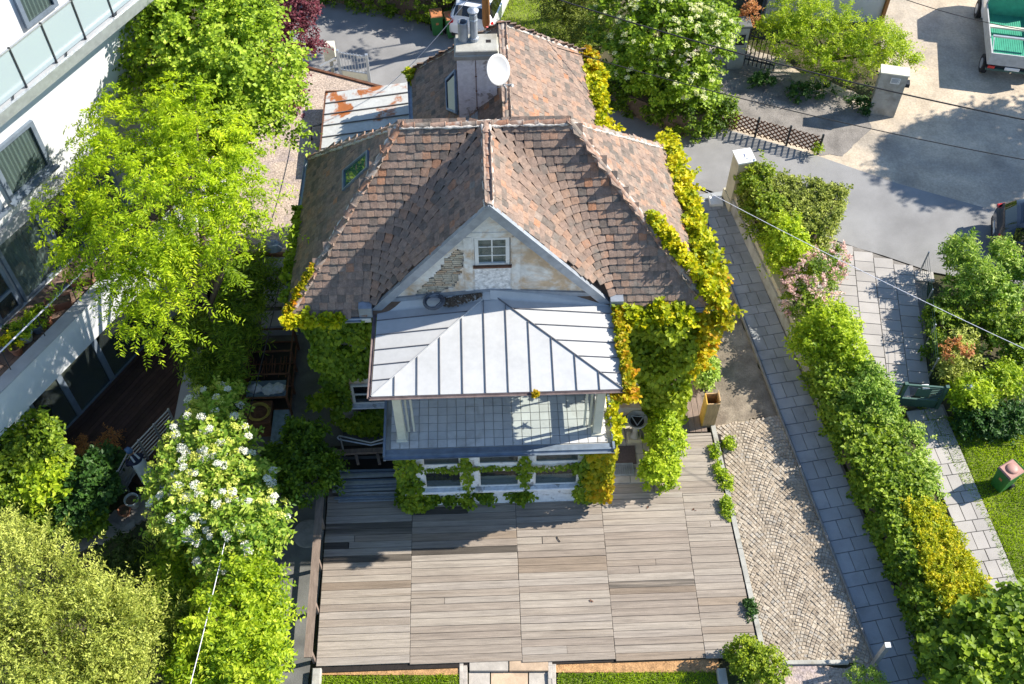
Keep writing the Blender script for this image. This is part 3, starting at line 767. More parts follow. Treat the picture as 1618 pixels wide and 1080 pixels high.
# roof sheets
A0 = Vector((XG-.02,-2.76,5.84)); e0 = Vector((-3.5,-5.43,VE)); e1 = Vector((2.41,-5.43,VE)); k0 = Vector((-3.44,-2.76,VE)); k1 = Vector((2.4,-2.76,VE))
VR = MB()
for poly in ((A0,e0,e1),(A0,k0,e0),(A0,e1,k1)): VR.plate([p-Vector((0,0,.02)) for p in poly],.05,(0,0,1))
VR = VR.build('veranda_roof','zinc',HOUSE)
def sheets(apex, a, b, n, skew=0):
    "vertical sheets of a triangular slope, parted by standing seams that run from the eave up to the hip"
    d = (b-a); up = (apex-a); 
    foot = (apex-a).dot(d)/d.dot(d)
    def top(t):
        if t < foot: return a.lerp(apex, t/foot if foot > 1e-6 else 0)
        return b.lerp(apex, (1-t)/(1-foot) if foot < 1-1e-6 else 0)
    ts = [i/n for i in range(n+1)]
    if foot not in ts: pass
    nrm = Vector((0,0,1)); tt = sorted(set(ts))
    for i in range(len(tt)-1):
        t0, t1 = tt[i]+.0015, tt[i+1]-.0015
        pts = [a+d*t0, a+d*t1]
        if t1 < 1-1e-9: pts.append(top(t1))
        if t0 < foot < t1: pts.append(apex)
        if t0 > 1e-9: pts.append(top(t0))
        c = sum(pts,Vector())/len(pts)
        mb = MB(); mb.plate([p+Vector((0,0,.004+rnd(0,.002))) for p in pts],.012,(0,0,1)); mb.build('roof_sheet','zinc',VR)
    for t in tt[1:-1]:
        p, q = a+d*t, top(t); h = Vector((0,0,.022))
        if (q-p).length > .15:
            mb = MB(); mb.bar(p+h,p.lerp(q,.985)+h,.013,.03); mb.build('standing_seam','seam',VR)
sheets(A0,e0,e1,11)
sheets(A0,k0,e0,6); sheets(A0,e1,k1,6)
for e,nm in ((e0,0),(e1,1)):
    mb = MB(); h = Vector((0,0,.02)); mb.bar(A0+h,e+h,.022,.035); mb.build('hip_seam','seam' if nm else 'zinc',VR)
# upstand at the wall
mb = MB(); mb.plate([(XG-GW-.02,-2.8,5.3),(XG+GW+.02,-2.8,5.3),(XG+GW-.02,-2.8,5.42),(XG+GW-.3,-2.8,5.76),(XG,-2.8,6.02),(XG-GW+.3,-2.8,5.76),(XG-GW+.02,-2.8,5.42)],.06,(0,-1,0)); mb.build('upstand','gutter',VR)
mb = MB(); 
for s0,s1 in ((k0,A0),(A0,k1)): mb.plate([s0+Vector((0,-.2,.0)),s1+Vector((0,-.22,.015)),s1+Vector((0,.0,.13)),s0+Vector((0,.0,.2))],.012,(0,0,1))
mb.build('wall_flashing','zinc',VR)
for a,b in ((e0+Vector((-.05,-.06,-.0)),e1+Vector((.05,-.06,0))),(k0+Vector((-.06,.1,0)),e0+Vector((-.06,-.05,0))),(e1+Vector((.06,-.05,0)),k1+Vector((.06,.1,0)))): gutter(a,b,HOUSE,r=.045,m='old_gutter')
mb = MB(); mb.box(e0.x+.02,e1.x-.02,-5.4,-5.3,VE-.12,VE-.04); mb.build('eaves_beam','cream_paint',HOUSE)
# cable coil and leaf litter lying on the veranda roof
def coil(c, r, turns, rad, name, m, lab, cat, flat=.04, nrm=None):
    mb = MB(); pts = []
    for i in range(turns*18+1):
        a = 2*PI*i/18; q = i/18; rr = r*(1+.09*math.sin(q*2.3))*(.72+.28*((q*.37)%1))
        pts.append((c[0]+rr*math.cos(a)+.02*math.sin(q*5), c[1]+rr*math.sin(a)*.95, c[2]+rad+flat*q/turns*3))
    mb.tube(pts,rad,5); o = mb.build(name,m,None,smooth=True); return tag(o,lab,cat)
A_n = (k0-A0).cross(e0-A0).normalized()
p = on_plane(686,481,A0,A_n)
coil((p.x,p.y-.06,p.z+.13),.27,11,.016,'cable_coil','cable_grey','coil of grey cable lying on the metal veranda roof','cable')
mb = MB()
for i in range(900):
    px = rnd(700,762); py = rnd(466,489)
    if (py-466)/23 > 1.25-(px-700)/62*.9+rnd(-.1,.1): continue
    q = on_plane(px,py,A0,A_n); s = rnd(.012,.032); a = rnd(0,6.28)
    mb.add([(q.x+s*math.cos(a+k*1.7),q.y+s*math.sin(a+k*1.7),q.z+.10+rnd(0,.03)) for k in range(4)],[(0,1,2,3)])
tag(mb.build('leaf_litter','debris'),'brown leaf litter on the veranda roof below the gable','leaf litter',kind='stuff')
# left wing window, right wing window
def simple_window(x0,x1,z0,z1,y,parent=HOUSE):
    t = .07; wf = MB(); wf.box(x0,x0+t,y-.03,y+.03,z0,z1); wf.box(x1-t,x1,y-.03,y+.03,z0,z1); wf.box(x0+t,x1-t,y-.03,y+.03,z1-t,z1); wf.box(x0+t,x1-t,y-.03,y+.03,z0,z0+t); wf.box(x0+t,x1-t,y-.025,y+.025,(z0+z1)/2-.03,(z0+z1)/2+.03)
    wf = wf.build('window','paint_white',parent); pn = MB(); pn.box(x0+t,x1-t,y-.005,y+.005,z0+t,z1-t); pn.build('pane','dark_glass',wf)
    s_ = MB(); s_.box(x0-.08,x1+.08,y-.16,y,z0-.07,z0-.01); s_.build('sill','peeling',wf)
a = GY(563,655,-2.7); b = GY(612,606,-2.7); simple_window(a.x,-3.1,max(a.z,1.0),b.z,-2.7)
a = GY(960,642,-2.7); simple_window(2.2,3.0,max(a.z,1.0),a.z+.9,-2.7)
# cellar stair beside the veranda
ST = thing('cellar_stair','cellar stairwell with metal handrail and timber frame beside the veranda','stair',(-4.2,-4.2,0))
mb = MB(); mb.box(-5.0,-3.1,-3.9,-3.82,-.3,-.02); mb.box(-5.0,-4.95,-3.82,-2.9,-.3,-.02); mb.build('kerb','concrete',ST)
for i in range(5):
    mb = MB(); mb.box(-4.9+.32*i,-4.6+.32*i,-3.8,-3.0,-.1-.16*(i+1)+.0,-.09-.02*i); mb.build('step','concrete',ST)
a = G(534,691,.9); b = G(586,703,.9); c = G(612,695,.9); d = G(541,697,.5)
mb = MB(); mb.tube([G(612,691,.95),G(586,699,.95),G(536,688,.95),G(533,691,.9),G(536,694,.85),G(586,703,.85),G(614,697,.85)],.022,6); mb.build('handrail','galv',ST)
mb = MB(); q = G(538,692,.9); mb.tube([q,(q.x,q.y,-.1)],.022,6); mb.build('post','galv',ST)
mb = MB(); mb.bar(G(525,715,.25),G(612,711,.25),.14,.1); mb.build('timber','rail_wood',ST)
for px in (562,596):
    mb = MB(); mb.bar(G(px,716,.2),G(px+4,733,.2),.08,.08); mb.build('timber','rail_wood',ST)
# ---- satellite dish on its arm
DS = thing('satellite_dish','large white satellite dish beside the chimney','satellite dish',(.02,2.6,ZW))
dc = Vector((-.3,2.6,8.3)); nrm = Vector((.62,-.62,.48)).normalized(); x = nrm.cross(Vector((0,0,1))).normalized(); y = x.cross(nrm)
mb = MB(); nr, na = 6, 28; v = []; f = []
for lay in (0,1):
    for i in range(nr+1):
        r = .41*i/nr
        for j in range(na):
            a = 2*PI*j/na; v.append(dc+x*r*.93*math.cos(a)+y*r*math.sin(a)+nrm*((r*r)*.45-.012*lay))
for lay in (0,1):
    o0 = lay*(nr+1)*na
    for i in range(nr):
        for j in range(na):
            q = (o0+i*na+j,o0+i*na+(j+1)%na,o0+(i+1)*na+(j+1)%na,o0+(i+1)*na+j); f.append(q if not lay else q[::-1])
o0 = (nr+1)*na
for j in range(na): f.append((nr*na+j,nr*na+(j+1)%na,o0+nr*na+(j+1)%na,o0+nr*na+j))
mb.add(v,f); mb.build('reflector','dish_white',DS,smooth=True)
lnb = dc+nrm*.38-y*.40+x*.05
mb = MB(); mb.tube([dc-y*.4,lnb],.014,6); mb.tube([dc-y*.4+x*.2,lnb],.008,5); mb.build('feed_arm','galv',DS)
mb = MB(); mb.tube([lnb-nrm*.06,lnb+nrm*.1],[.03,.045],10); mb.build('receiver','truck_grey',DS)
mb = MB(); mb.tube([dc-nrm*.03,dc-nrm*.2,Vector((-.06,2.7,7.6)),Vector((-.06,2.7,7.05))],.03,8); mb.build('mast','galv',DS)
# ================================================================== GROUND
def sheet(name, pix, z, m, lab=None, zp=None):
    P = [G(px,py,z) if zp is None else Vector((px,py,z)) for px,py in pix]
    if m in ('forecourt','grit','driveway_soil','gravel') and name != 'paving_bed':
        Q = []
        for i in range(len(P)):
            a, b = P[i], P[(i+1)%len(P)]; k = max(1,min(60,int((b-a).length/.22)))
            for j in range(k): q = a.lerp(b,j/k); Q.append(Vector((q.x+rnd(-1,1)*.07+.12*math.sin(j*.9+i),q.y+rnd(-1,1)*.07+.1*math.sin(j*.6+2*i),z)))
        P = Q
    mb = MB(); mb.prism([(p.x,p.y) for p in P], z-.03, z); o = mb.build(name, m); tag(o, lab, None, None, 'structure'); return o
mb = MB(); mb.add([(-150,-120,-.16),(150,-120,-.16),(150,180,-.16),(-150,180,-.16)],[(0,1,2,3)]); tag(mb.build('ground','ground'),'dark garden soil between the beds and paths','ground',kind='structure')
tag(sheet('road', ((300,-160),(480,-25),(700,45),(830,75),(960,148),(1100,190),(1290,245),(1420,290),(1618,345),(2100,480),(2100,640),(1618,455),(1460,427),(1395,405),(1300,372),(1180,330),(1085,292),(1000,262),(900,260),(600,260),(470,200),(380,60)), -.1, 'asphalt'), 'grey asphalt lane passing behind the house', 'road')
tag(sheet('forecourt', ((960,140),(1060,60),(1180,70),(1390,165),(1400,-20),(1420,-160),(2100,-160),(2100,470),(1618,352),(1420,297),(1290,252),(1100,196)), -.116, 'forecourt'), 'pale dusty forecourt with tyre tracks by the truck', 'forecourt')
tag(sheet('parking_strip', ((1075,165),(1120,100),(1180,98),(1290,140),(1385,178),(1345,240),(1295,243)), -.106, 'grit'), 'grey gritty strip between lattice fence and big shrub', 'gravel')
tag(sheet('driveway', ((1083,296),(1100,310),(1231,650),(1234,662),(1115,672),(1085,600),(1085,430)), -.11, 'driveway_soil'), 'bare earth drive beside the slab path', 'driveway')
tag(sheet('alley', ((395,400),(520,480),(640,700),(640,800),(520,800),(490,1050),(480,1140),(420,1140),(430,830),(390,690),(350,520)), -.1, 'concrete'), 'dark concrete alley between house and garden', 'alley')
mb = MB(); c = G(487,843,-.1); mb.lathe([(.42,0),(.42,.03),(.38,.035)],(c.x,c.y,-.11),28); tag(mb.build('manhole_cover','stone'),'round concrete manhole cover in the alley','manhole cover')
mb = MB(); c = G(977,166,-.1); mb.obox = None; mb.box(c.x-.3,c.x+.3,c.y-.25,c.y+.25,-.11,-.085); tag(mb.build('drain_cover','dark_metal'),'square dark drain cover in the asphalt lane','drain cover')
# alley joints are slabs of concrete: a lit one near the bottom
LAWN1 = [G(px,py,-.1) for px,py in ((505,1068),(727,1066),(727,1140),(505,1140))]
LAWN2 = [G(px,py,-.1) for px,py in ((882,1064),(1132,1060),(1132,1140),(882,1140))]
LAWN3 = [G(px,py,-.1) for px,py in ((1448,640),(1500,660),(1560,640),(1760,640),(1760,1060),(1640,1060),(1618,990),(1560,830))]
for i,(P,lb) in enumerate(((LAWN1,'strip of lawn left of the stone steps'),(LAWN2,'strip of lawn right of the stone steps'),(LAWN3,'sunny lawn around the green wheelie bin'))):
    mb = MB(); mb.prism([(p.x,p.y) for p in P],-.14,-.1); tag(mb.build('lawn','lawn_soil'),lb,'lawn',None,'structure')
tag(sheet('lawn', ((760,-20),(800,60),(860,80),(960,70),(960,-60),(760,-60)), -.098, 'lawn_soil'), 'patch of grass beyond the lane by the wooden pole', 'lawn')
for a in (((505,1044),(735,1042),(735,1066),(505,1066)),((875,1042),(1135,1038),(1135,1062),(875,1062))):
    tag(sheet('dry_grass_strip', a, -.085, 'dry_grass'), 'dry straw coloured grass edge left of the steps' if a[0][0] < 600 else 'dry straw coloured grass edge right of the steps', 'grass')

# ---- timber deck
DK = thing('deck','weathered timber deck in front of the house',None,(.3,-7.5,0),kind='structure'); DK['category'] = 'deck'
bm_ = MB(); bm_.cbox(-.5,.5,-.5,.5,-.035,0,.004)
BM = bm_.mesh('board','wood'); BMD = bm_.mesh('board','damp_wood')
xr = lambda y: 5.6+(y+3.18)*(-.0453)
def boards(x0, x1, y0, y1, split=.06):
    y = y0
    while y < y1-.05:
        h = rnd(.175,.225)
        if y+h > y1: h = y1-y
        xa, xb = x0, (x1 if x1 is not None else xr(y+h/2)-.03)
        segs = [(xa,xb)]
        if random.random() < split: q = rnd(.25,.75); segs = [(xa,xa+(xb-xa)*q),(xa+(xb-xa)*q,xb)]
        for (a,b) in segs:
            sk = rnd(-.006,.006)
            piece('board', BMD if (random.random() < .3 and y > -7.3 and a < -.3) or random.random() < .03 else BM, DK, trs(((a+b)/2+rnd(-.004,.004),y+h/2,rnd(-.006,.004)), sk*.25, (b-a-.010,h-rnd(.006,.014),1)))
        y += h
boards(-5.27,-2.93,-9.86,-4.3); boards(-2.93,-.11,-9.9,-5.1); boards(-.11,2.24,-9.95,-5.1); boards(2.24,4.5,-10.0,-5.0,.12); boards(4.5,None,-10.02,-5.35); boards(4.0,None,-5.35,-3.42)
bm2 = MB(); bm2.cbox(-.5,.5,-.5,.5,-.035,0,.004); BM2 = bm2.mesh('board','rail_wood')
x = 4.72
while x < 5.5:
    piece('board', BM2, DK, trs((x,-2.4,-.003), 0, (.16,1.95,1))); x += .17
mb = MB(); mb.box(-5.3,5.85,-10.0,-3.45,-.16,-.05); mb.build('joist_frame','stain',DK)
# edging kerb on the right of the deck, front edging
mb = MB()
for i in range(7):
    y0 = -10.0+i*.98; mb.prism([(xr(y0)-.0,y0),(xr(y0)+.13,y0),(xr(y0+.97)+.13,y0+.97),(xr(y0+.97),y0+.97)],-.2,.03+rnd(-.008,.008))
tag(mb.build('kerb','pale_concrete'),'pale concrete kerb between deck and cobbles','kerb',kind='structure')
# hand rail on the left of the deck
HR = thing('deck_railing','weathered wooden handrail along the left edge of the deck','railing',(-5.4,-7.5,0))
mb = MB(); mb.bar((-5.32,-4.6,.86),(-5.33,-9.95,.86),.2,.05); mb.build('handrail','rail_wood',HR)
for y in (-4.8,-6.0,-7.2,-8.4,-9.7):
    mb = MB(); mb.box(-5.36,-5.29,y-.05,y+.05,-.12,.83); mb.build('post','rail_wood',HR)
mb = MB(); mb.bar((-5.33,-4.7,.4),(-5.33,-9.8,.4),.03,.1); mb.build('lower_rail','rail_wood',HR)

# ---- slab paths
slb = MB(); slb.cbox(-.5,.5,-.5,.5,-.06,0,.012); SLAB = slb.mesh('paving_slab','slab'); PSLAB = slb.mesh('paving_slab','pale_slab')
def slab_path(root, L0, L1, R0, R1, me, z=-.06):
    d = ((L1+R1)-(L0+R0)); d.z = 0; tot = d.length/2; d.normalize(); n = Vector((-d.y,d.x,0))
    if n.dot(R0-L0) < 0: n = -n
    s = 0; k = 0
    ang = math.atan2(n.y,n.x)
    while s < tot:
        f = s/tot; a = L0.lerp(L1,f); b = R0.lerp(R1,f); a = a; wd = (b-a).dot(n)
        c0 = (L0.lerp(L1,f)+R0.lerp(R1,f))/2
        if k%2: m, dep = 3, wd/2
        else: m, dep = 2, wd/3
        for i in range(m):
            q = c0+n*(wd*((i+.5)/m-.5))+d*(dep/2); q.z = z+rnd(-.006,.004)
            piece('paving_slab', me, root, trs(q, ang+rnd(-.006,.006), (wd/m-.014,dep-.014,1)))
        s += dep; k += 1
PA = thing('garden_path','blue grey slab path running down beside the hedge',None,G(1265,700),kind='structure'); PA['category'] = 'path'
slab_path(PA, G(1096,294,-.06),G(1407,1106,-.06),G(1149,314,-.06),G(1487,1106,-.06), SLAB)
PB = thing('garden_path','pale slab path between golden hedge and lawn',None,G(1510,760),kind='structure'); PB['category'] = 'path'
slab_path(PB, G(1432,652,-.06),G(1565,960,-.06),G(1488,640,-.06),G(1622,950,-.06), PSLAB)
PC = thing('terrace','pale slab terrace behind the hedge by the lane',None,G(1380,500),kind='structure'); PC['category'] = 'terrace'
tp = [G(px,py,-.06) for px,py in ((1294,374),(1395,405),(1462,428),(1456,610),(1415,640),(1330,540),(1270,430))]
tp = [(p.x,p.y) for p in tp]
ang = R(-8); ca, sa = math.cos(ang), math.sin(ang); cc = Vector((sum(p[0] for p in tp)/7, sum(p[1] for p in tp)/7))
for i in range(-9,10):
    for k in range(-14,15):
        off = .3 if i%2 else 0
        for (u0,w_,h_) in ((0,.62,.42),):
            u = i*.62; v = k*.42+off*.7
            q = (cc.x+u*ca-v*sa, cc.y+u*sa+v*ca)
            if inside(q[0],q[1],tp): piece('paving_slab', PSLAB, PC, trs((q[0],q[1],-.06+rnd(-.005,.004)), ang, (.606,.406,1)))
for nm,P in (('path_bed',((1093,290),(1152,312),(1492,1110),(1404,1110))),('path_bed',((1430,650),(1490,638),(1624,952),(1562,962))),('terrace_bed',((1290,372),(1395,403),(1466,427),(1460,612),(1415,645),(1325,540),(1265,430)))):
    o = sheet('paving_bed', P, -.1, 'grit'); tag(o,'sandy joint bed under the '+('slab path' if P[0][0]==1093 else 'pale path' if P[0][0]==1430 else 'terrace slabs'),'bed')
mb = MB(); a = G(1094,296,-.05); b = G(1402,1100,-.05); mb.bar(a,b,.05,.12); tag(mb.build('kerb','stone'),'thin dark kerb between slab path and cobbles','kerb',kind='structure')
# ---- cobbled drive in segmental arcs
sp = [G(px,py,-.06) for px,py in ((1131,672),(1233,655),(1382,1045),(1212,1048))]; sp = [(p.x,p.y) for p in sp]
dv = Vector((sp[2][0]+sp[3][0]-sp[0][0]-sp[1][0], sp[2][1]+sp[3][1]-sp[0][1]-sp[1][1])).normalized(); nv = Vector((-dv.y,dv.x))
if nv.x < 0: nv = -nv
o0 = Vector(sp[0])
V=[];F=[];T=[]
CW = 1.16
for col in range(-3,7):
    for row in range(-14,110):
        n = 13
        for i in range(n):
            u = (i+.5+(.25 if row%2 else -.25))/n-.5
            arc = -.34*math.cos(PI*u)
            p = o0+nv*((col+.5+u)*CW)+dv*(row*.104+arc+(.05 if col%2 else 0))
            if not inside(p.x,p.y,sp): continue
            th = math.atan2(.34*PI*math.sin(PI*u)/CW, 1)
            tx_ = nv*math.cos(th)+dv*math.sin(th); ty_ = dv*math.cos(th)-nv*math.sin(th)
            a_ = (.0435+rnd(-.006,.004))*(1/max(.75,math.cos(th))); b_ = .0465*math.cos(th)**.5+rnd(-.005,.004); h = -.06+rnd(-.012,.01)
            b0 = len(V)
            for (sx,sy,kz) in ((-1,-1,0),(1,-1,0),(1,1,0),(-1,1,0)): q = p+tx_*sx*a_+ty_*sy*b_; V.append((q.x,q.y,-.12))
            for (sx,sy) in ((-1,-1),(1,-1),(1,1),(-1,1)): q = p+tx_*sx*a_*rnd(.9,1)+ty_*sy*b_*rnd(.9,1); V.append((q.x,q.y,h-.012))
            for (sx,sy) in ((-1,-1),(1,-1),(1,1),(-1,1)): q = p+tx_*sx*a_*.74+ty_*sy*b_*.74; V.append((q.x,q.y,h+rnd(-.004,.004)))
            fs_ = [(0,1,5,4),(1,2,6,5),(2,3,7,6),(3,0,4,7),(4,5,9,8),(5,6,10,9),(6,7,11,10),(7,4,8,11),(8,9,10,11)]
            F += [tuple(j+b0 for j in f) for f in fs_]; T += [random.random()]*9
CB = MB(); CB.prism(sp,-.14,-.08); CB = CB.build('cobbled_drive','joint_sand'); tag(CB,'sandy cobbled drive between deck and slab path','driveway',kind='structure')
mb = MB(); mb.v = V; mb.f = F; o = mb.build('cobble','sett',CB); o['kind'] = 'stuff'
at = o.data.attributes.new('tint','FLOAT','FACE'); at.data.foreach_set('value', T)
tag(sheet('gravel_bed', ((1212,1050),(1386,1046),(1415,1130),(1240,1130)), -.1, 'gravel'), 'light pebble strip at the foot of the cobbled drive', 'gravel')
mb = MB(); a = G(1225,1047,-.06); b = G(1340,1046,-.06); mb.bar(a,b,.1,.1); tag(mb.build('kerb','pale_concrete'),'short stone kerb closing the cobbles at the pebbles','kerb',kind='structure')

# ---- stone steps and little setts at the foot of the deck
SS = thing('stone_steps','stone slab steps leading down from the deck to the lawn','steps',G(803,1050))
def slab4(px0,px1,py0,py1,z,m,nm='step_slab'):
    a = G(px0,py0,z); b = G(px1,py0,z); c = G(px1,py1,z); d = G(px0,py1,z)
    mb = MB(); mb.prism([(p.x,p.y) for p in (a,b,c,d)], z-.14, z); return mb.build(nm,m,SS)
slab4(742,803,1035,1059,-.02,'grey_stone'); slab4(805,866,1035,1059,-.025,'warm_stone')
slab4(741,774,1062,1110,-.12,'grey_stone'); slab4(776,834,1062,1110,-.125,'warm_stone'); slab4(836,868,1062,1110,-.12,'grey_stone')
for sx in (729,869):
    for i in range(6):
        for j in range(2):
            a = G(sx+j*6.2,1046+i*10.5,-.06); mb = MB(); mb.cbox(a.x-.052,a.x+.052,a.y-.09,a.y+.09,-.16,-.05+rnd(-.01,.01),.01); mb.build('sett','grey_stone',SS)
for (px,lb) in ((501,'short pale post at the deck corner left of the lawn'),(1140,'short pale post beside the round box shrub')):
    a = G(px,1065,.0); mb = MB(); mb.cbox(a.x-.11,a.x+.11,a.y-1.0,a.y+.12,-.2,.12,.02); tag(mb.build('edging_post','pale_concrete'),lb,'post')

# ---- porch at the right of the veranda
PO = thing('porch','stone paved porch beside the veranda',None,(3.0,-4.2,0),kind='structure'); PO['category'] = 'porch'
pt = MB(); pt.cbox(-.5,.5,-.5,.5,-.05,0,.015); PT = pt.mesh('paving_tile','grey_stone')
for i in range(4):
    for k in range(4):
        piece('paving_tile', PT, PO, trs((2.42+i*.46,-4.75+k*.46,.03+rnd(-.005,.005)),0,(.45,.45,1)))
mb = MB(); mb.box(2.2,3.9,-4.99,-3.1,-.12,-.02); mb.build('bed','pale_concrete',PO)
a = G(960,705,.05); b = G(1006,732,.05); mb = MB(); mb.box(2.3,b.x,b.y,a.y,.035,.06); tag(mb.build('door_mat','mat_fibre'),'dark brown mat on the porch beside the veranda','mat')
GR = thing('floor_grate','galvanised foot scraper grate below the door mat','grate',G(985,742))
a = G(970,735,.03); b = G(1000,750,.03); gx0,gx1,gy0,gy1 = a.x,b.x,b.y,a.y
mb = MB(); mb.box(gx0,gx1,gy0-.03,gy0,.05,.09); mb.box(gx0,gx1,gy1,gy1+.03,.05,.09); mb.box(gx0-.03,gx0,gy0-.03,gy1+.03,.05,.09); mb.box(gx1,gx1+.03,gy0-.03,gy1+.03,.05,.09); mb.build('frame','galv',GR)
mb = MB(); mb.box(gx0,gx1,gy0,gy1,.05,.058); mb.build('tray','stain',GR)
for i in range(9): y = gy0+(gy1-gy0)*(i+.5)/9; mb = MB(); mb.box(gx0,gx1,y-.008,y+.008,.06,.085); mb.build('bar','galv',GR)
for i in range(8): x = gx0+(gx1-gx0)*(i+.5)/8; mb = MB(); mb.box(x-.006,x+.006,gy0,gy1,.062,.083); mb.build('bar','galv',GR)
# stone pedestal bowl
c = G(1002,692,.03); UR = thing('pedestal_bowl','stone bowl on a turned pedestal beside the ivy','planter',c)
mb = MB(); mb.cbox(c.x-.2,c.x+.2,c.y-.16,c.y+.16,.0,.16,.02); mb.build('plinth','cream_plaster',UR)
mb = MB(); mb.lathe([(.13,.16),(.13,.2),(.09,.24),(.075,.4),(.095,.5),(.07,.62),(.075,.78),(.12,.82)],(c.x,c.y,0),18); mb.build('shaft','pale_concrete',UR,smooth=True)
mb = MB(); mb.lathe([(.1,.8),(.2,.84),(.27,.94),(.29,1.02),(.3,1.05),(.27,1.05),(.24,.98),(.1,.93),(.02,.93)],(c.x,c.y,0),26); mb.build('bowl','pale_concrete',UR,smooth=True)
mb = MB(); mb.lathe([(.24,.96),(.02,.975)],(c.x,c.y,0),20); mb.build('soil','stain',UR)
mb = MB()
for i in range(3):
    t0 = 2*PI*i/3+.4; t1 = t0+2.1; mb.tube([(c.x+.2*math.cos(t0),c.y+.2*math.sin(t0),1.04),(c.x+.2*math.cos(t1),c.y+.2*math.sin(t1),1.04)],.015,5)
mb.build('wire_holder','galv',UR)
# hollow timber post box (yellow one side)
c = G(1117,664,.0); HB = thing('timber_duct','open topped hollow timber post with a yellow painted side','post',c)
hh = 1.15; s = .19
mb = MB(); mb.box(c.x-s,c.x-s+.03,c.y-s,c.y+s,-.1,hh); mb.build('painted_side','yellow_paint',HB)
mb = MB(); mb.box(c.x-s+.03,c.x+s,c.y-s,c.y-s+.03,-.1,hh); mb.build('front_board','raw_wood',HB)
mb = MB(); mb.box(c.x+s-.03,c.x+s,c.y-s+.03,c.y+s,-.1,hh+.12); mb.build('side_board','raw_wood',HB)
mb = MB(); mb.box(c.x-s+.03,c.x+s-.03,c.y+s-.03,c.y+s,-.1,hh); mb.build('back_board','raw_wood',HB)
mb = MB(); mb.box(c.x-s+.03,c.x+s-.03,c.y-s+.03,c.y+s-.03,.4,.5); mb.build('filling','rusty',HB)
# stack of metal profiles on the deck
PL = thing('metal_profile_stack','stack of galvanised metal profiles and a perforated sheet on the deck','metal profiles',G(580,780))
for i in range(13):
    y = -4.35-i*.072+rnd(-.01,.01); x0 = -5.2+rnd(0,.22)+(.14 if i>9 else 0); L = 1.95+rnd(-.25,.12); z = .02+(.07 if i%3==0 else .0)+rnd(0,.07)
    mb = MB(); mb.bar((x0,y,z),(x0+L,y+rnd(-.03,.03),z),.062,.05); mb.build('profile','galv' if i%4 else 'bluegrey',PL)
mb = MB(); mb.box(-4.95,-3.15,-5.32,-5.1,.07,.078); mb.build('perforated_sheet','galv',PL)
mb = MB()
for i in range(48):
    for j in range(5): x = -4.92+i*.0365+(.018 if j%2 else 0); y = -5.29+j*.04; mb.add([(x,y,.0795),(x+.015,y,.0795),(x+.015,y+.018,.0795),(x,y+.018,.0795)],[(0,1,2,3)])
o = mb.build('perforation','stain',PL); o['kind'] = 'stuff'

# ---- garage with a gravel roof, left behind
ZG = 2.4
gpix = ((466,402),(498,262),(606,139),(466,102),(330,60),(300,400))
gpt = [G(px,py,ZG) for px,py in gpix]; gpt = [(p.x,p.y) for p in gpt]
GA = thing('garage','low garage with a flat gravel roof behind the trees','garage',(sum(p[0] for p in gpt)/6,sum(p[1] for p in gpt)/6,0))
mb = MB(); mb.prism(gpt,-.2,ZG-.12); mb.build('wall','paint_white',GA)
mb = MB(); mb.prism(gpt,ZG-.12,ZG); mb.build('gravel_roof','gravel',GA)
mb = MB()
for i in range(6):
    a = gpt[i]; b = gpt[(i+1)%6]; mb.bar((a[0],a[1],ZG),(b[0],b[1],ZG),.09,.12)
mb.build('edge_trim','rusty',GA)
mb = MB(); q = G(433,392,ZG); mb.lathe([(.25,0),(.25,.06),(.17,.2),(.05,.23)],(q.x,q.y,ZG),14); mb.build('roof_vent','bluegrey',GA)
# ---- gate to the lane with its post and letter box
a = G(533,82,1.4); b = G(579,89,1.4); GT = thing('lane_gate','light grey metal gate standing open to the lane','gate',(a.x,a.y,-.1))
for p,nm in ((a,0),(b,1)):
    mb = MB(); mb.box(p.x-.05,p.x+.05,p.y-.05,p.y+.05,-.1,1.5); mb.build('gate_post','galv',GT)
d = (b-a); d.z = 0
for z in (.25,.62,1.38): mb = MB(); mb.bar((a.x,a.y,z),(b.x,b.y,z),.04,.05); mb.build('rail','galv',GT)
for i in range(1,9): q = a+d*(i/9); mb = MB(); mb.bar((q.x,q.y,.62),(q.x,q.y,1.45),.022,.022); mb.build('bar','galv',GT)
mb = MB(); mb.plate([(a.x,a.y,.27),(b.x,b.y,.27),(b.x,b.y,.6),(a.x,a.y,.6)],.02); mb.build('panel','cream_paint',GT)
c = G(506,112,1.0); mb = MB()
for z in (.3,.6,.9,1.2): mb.bar((a.x,a.y,z),(c.x,c.y,z),.04,.06)
mb.build('side_rail','galv',GT)
p = G(522,88,1.0); LB = thing('meter_cabinet','cream box cabinet on a post beside the lane gate','cabinet',(p.x,p.y,-.1))
mb = MB(); mb.cbox(p.x-.2,p.x+.2,p.y-.18,p.y+.18,.9,1.55,.03); mb.build('box','cream_paint',LB)
mb = MB(); mb.box(p.x-.06,p.x+.06,p.y-.06,p.y+.06,-.1,.9); mb.build('post','pale_concrete',LB)

